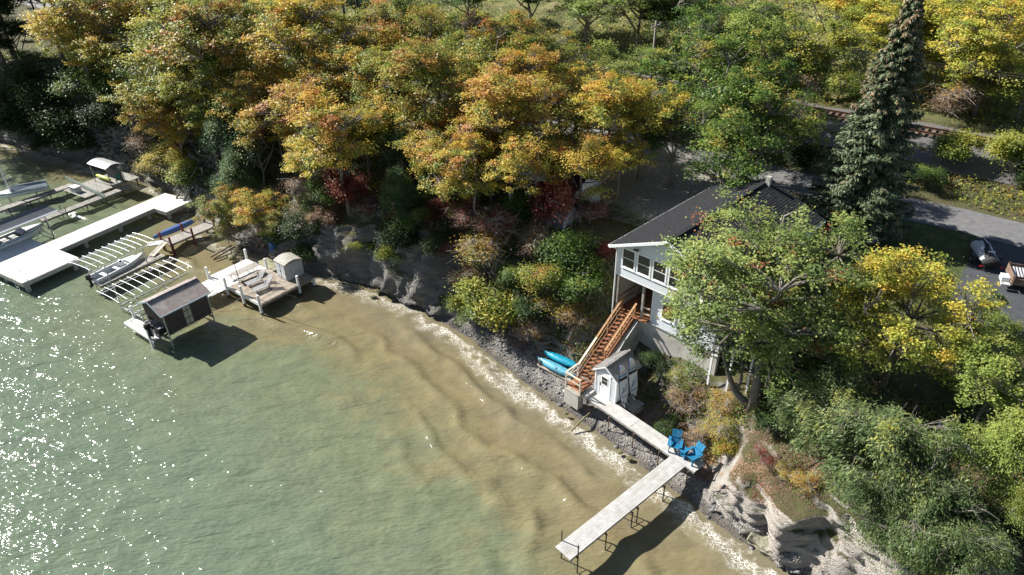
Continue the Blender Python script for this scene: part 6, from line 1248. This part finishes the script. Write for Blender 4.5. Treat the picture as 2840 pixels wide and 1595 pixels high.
# storage cabinet
cb = azthing('storage_cabinet', 'pale resin storage cabinet with an arched stained roof', 'cabinet', xf(DO, DA, -1.87, 4.25)[:2], 1.1, DA-4)
cw, cd, ct = .76, .78, 2.62
bd(MB().b2(-cw, cw, -cd, cd, 1.1, ct), 'body', RESIN, cb)
for s_ in (-1, 1):
    dr_ = bd(MB().b2(min(s_*.02, s_*.70), max(s_*.02, s_*.70), -cd-.03, -cd, 1.18, 2.58), 'door', RESIN, cb)
    for i in range(3):
        for j in range(2): x = s_*(.07+j*.32); x0, x1 = sorted((x, x+s_*.26)); bd(MB().b2(x0, x1, -cd-.045, -cd-.03, 1.26+i*.44, 1.26+i*.44+.36), 'door_panel', BOATW, dr_)
bd(MB().b2(-.03, .03, -cd-.07, -cd-.03, 1.8, 2.0), 'handle', BLACK, cb)
for i in range(4): y = -cd+.1+i*.39; bd(MB().b2(cw, cw+.02, y, y+.36, 1.15, 2.5), 'side_panel', RESIN, cb)
ar = [(y, ct+.24*math.cos(y/.86*1.5)) for y in np.linspace(-.86, .86, 11)]
for x0, x1 in ((-.82, -.005), (.005, .82)): bd(MB().prism([(y, z) for y, z in ar]+[(.86, ct-.03), (-.86, ct-.03)], 0, x0, x1), 'roof', RESINT, cb)
bd(MB().prism([(y, z+.012) for y, z in ar]+[(.8, ct), (-.8, ct)], 0, -.03, .03), 'roof_seam', RESIN, cb)
# loungers, folding table, bench
def lounger(label, x, y, da):
    t = azthing('sun_lounger', label, 'sun lounger', xf(DO, DA, x, y)[:2], 1.1, DA+da, 'grey sun loungers on the deck')
    for i in range(11): bd(MB().b2(-.29, .29, -.95+i*.105, -.95+i*.105+.085, 1.42, 1.435), 'slat', LOUNG, t)
    for i in range(8): y_ = .22+i*.078; z_ = 1.44+i*.085; bd(MB().box((0, y_, z_), (.58, .085, .014), 0, (.83, 'X')), 'back_slat', LOUNG, t)
    for x_ in (-.31, .31):
        bd(MB().beam((x_, -.97, 1.41), (x_, .3, 1.41), .035, .05), 'side_rail', LOUNG, t); bd(MB().beam((x_, .18, 1.40), (x_, .86, 2.12), .035, .05), 'back_rail', LOUNG, t)
        for y_ in (-.75, .35): bd(MB().b2(x_-.02, x_+.02, y_-.03, y_+.03, 1.1, 1.40), 'leg', LOUNG, t)
        bd(MB().beam((x_, -.1, 1.62), (x_, .42, 1.66), .05, .03), 'armrest', LOUNG, t)
lounger('grey slatted sun lounger nearest the folding table', -3.05, 1.75, -6); lounger('grey slatted sun lounger nearest the right deck post', -1.75, 1.55, -6)
def ftable(name, label, cat, x, y, L_, W_, h, mt_):
    t = azthing(name, label, cat, xf(DO, DA, x, y)[:2], 1.1, DA-2); bd(MB().b2(-W_/2, W_/2, -L_/2, L_/2, 1.1+h-.04, 1.1+h), 'top', mt_, t)
    for y_ in (-L_*.36, L_*.36):
        for x_ in (-W_*.38, W_*.38): bd(MB().tube([(x_, y_, 1.1), (x_, y_, 1.1+h-.04)], .018, 6), 'leg', DKMET, t)
        bd(MB().tube([(-W_*.38, y_, 1.25), (W_*.38, y_, 1.25)], .014, 5), 'stretcher', DKMET, t); bd(MB().tube([(0, y_, 1.3), (0, y_*.3, 1.1+h-.05)], .012, 5), 'brace', DKMET, t)
ftable('folding_table', 'long grey folding table on the white half of the deck', 'table', -4.75, 1.9, 2.3, .74, .72, GREYW); ftable('folding_bench', 'grey bench standing right of the folding table', 'bench', -4.05, 1.75, 2.1, .28, .44, GREYW); ftable('folding_bench', 'grey bench standing left of the folding table', 'bench', -5.4, 1.6, 2.1, .28, .44, GREYW)
tp_ = azthing('mooring_rope', 'slack pale rope hanging from the deck into the water', 'rope', xf(DO, DA, -2.5, -.2)[:2], 0., DA); bd(MB().tube([(0, 0, .95), (-.25, -.7, .45), (-.6, -1.5, .15), (-1.2, -2.4, .05)], .018, 5), 'rope', PALEW, tp_)
# ---- bank furniture
def rails(label, name, pts, gap, mt_, cat, rung=None):
    a, c = pts; t = thing(name, label, cat, a); d = c-a; sd_ = np.array([d[1], -d[0], 0]); sd_ /= np.linalg.norm(sd_)
    for s_ in (-.5, .5): MB().beam(tuple(sd_*gap*s_), tuple(d+sd_*gap*s_), .08, .1).build('rail', mt_, t)
    if rung:
        nr = int(np.linalg.norm(d)/rung)
        for i in range(nr): q_ = d*(i+.5)/nr; MB().beam(tuple(q_-sd_*gap*.5), tuple(q_+sd_*gap*.5), .14, .035).build('tread' if rung < .5 else 'tie', mt_, t)
    return t
rails('rusty slipway rails running up the bank behind the deck', 'slipway_rails', (ray_ground(716, 692, .2), ray_ground(764, 610, .45)), 1.0, mat('pink_rust_rail', (.30, .17, .14), .8, .3, 6, .2), 'rails', .9)
rails('dark wooden stairs in the shade above the curved shelter', 'bank_stairs', (ray_ground(258, 432, .25), ray_ground(318, 345, .35)), 1.1, mat('dark_old_wood', (.09, .085, .085), .9, .3, 4, .3), 'stairs', .3)
rails('fallen dark timber frame at the water edge behind the deck', 'fallen_timber', (at(588, 716, .25), at(648, 682, .5)), .5, BARKD, 'timber', 1.2)
br = azthing('barrel', 'blue plastic barrel on the bank behind the cabinet', 'barrel', at(757, 690, 1.2)[:2], 1.0, 0); bd(MB().tube([(0, 0, 1.0), (0, 0, 1.1), (0, 0, 1.5), (0, 0, 1.9), (0, 0, 1.95)], [.26, .28, .30, .28, .26], 16), 'drum', mat('blue_barrel', (.02, .10, .38), .5, .1, 4, .05), br, True); bd(MB().tube([(0, 0, 1.955), (0, 0, 1.99)], .2, 14), 'lid', BLACK, br)
q = at(893, 470, 7.2); lp = azthing('lookout_platform', 'small grey lookout platform with railing on the cliff top', 'platform', q[:2], 6.6, -35)
plank_deck(lp, -1.6, 1.6, -.8, .8, 7.15, GREYW, 'x', .16); posts(lp, [(-1.55, -.75), (0, -.75), (1.55, -.75), (-1.55, .75), (1.55, .75)], 8.1, .05, GREYW2, 'rail_post', 5.2, True)
for z in (7.6, 8.08): bd(MB().beam((-1.6, -.75, z), (1.6, -.75, z), .05, .08), 'rail', GREYW2, lp)
cvp = thing('covered_grill', 'blue grey tarpaulin covered grill on the cliff top', 'grill', (at(955, 498, 7.1)[0], at(955, 498, 7.1)[1], 6.9), -35); MB().loft([[(x*a_, y*a_, z) for x, y in ((.5, .3), (-.5, .3), (-.5, -.3), (.5, -.3))] for z, a_ in ((0, 1.05), (.7, 1.), (.95, .75), (1.02, .4))]).build('cover', mat('blue_tarp', (.30, .42, .52), .5, .15, 5, .2), cvp); MB().tube([(-.5, -.3, .35), (.5, -.3, .35)], .015, 5).build('tie_cord', WHITE, cvp)
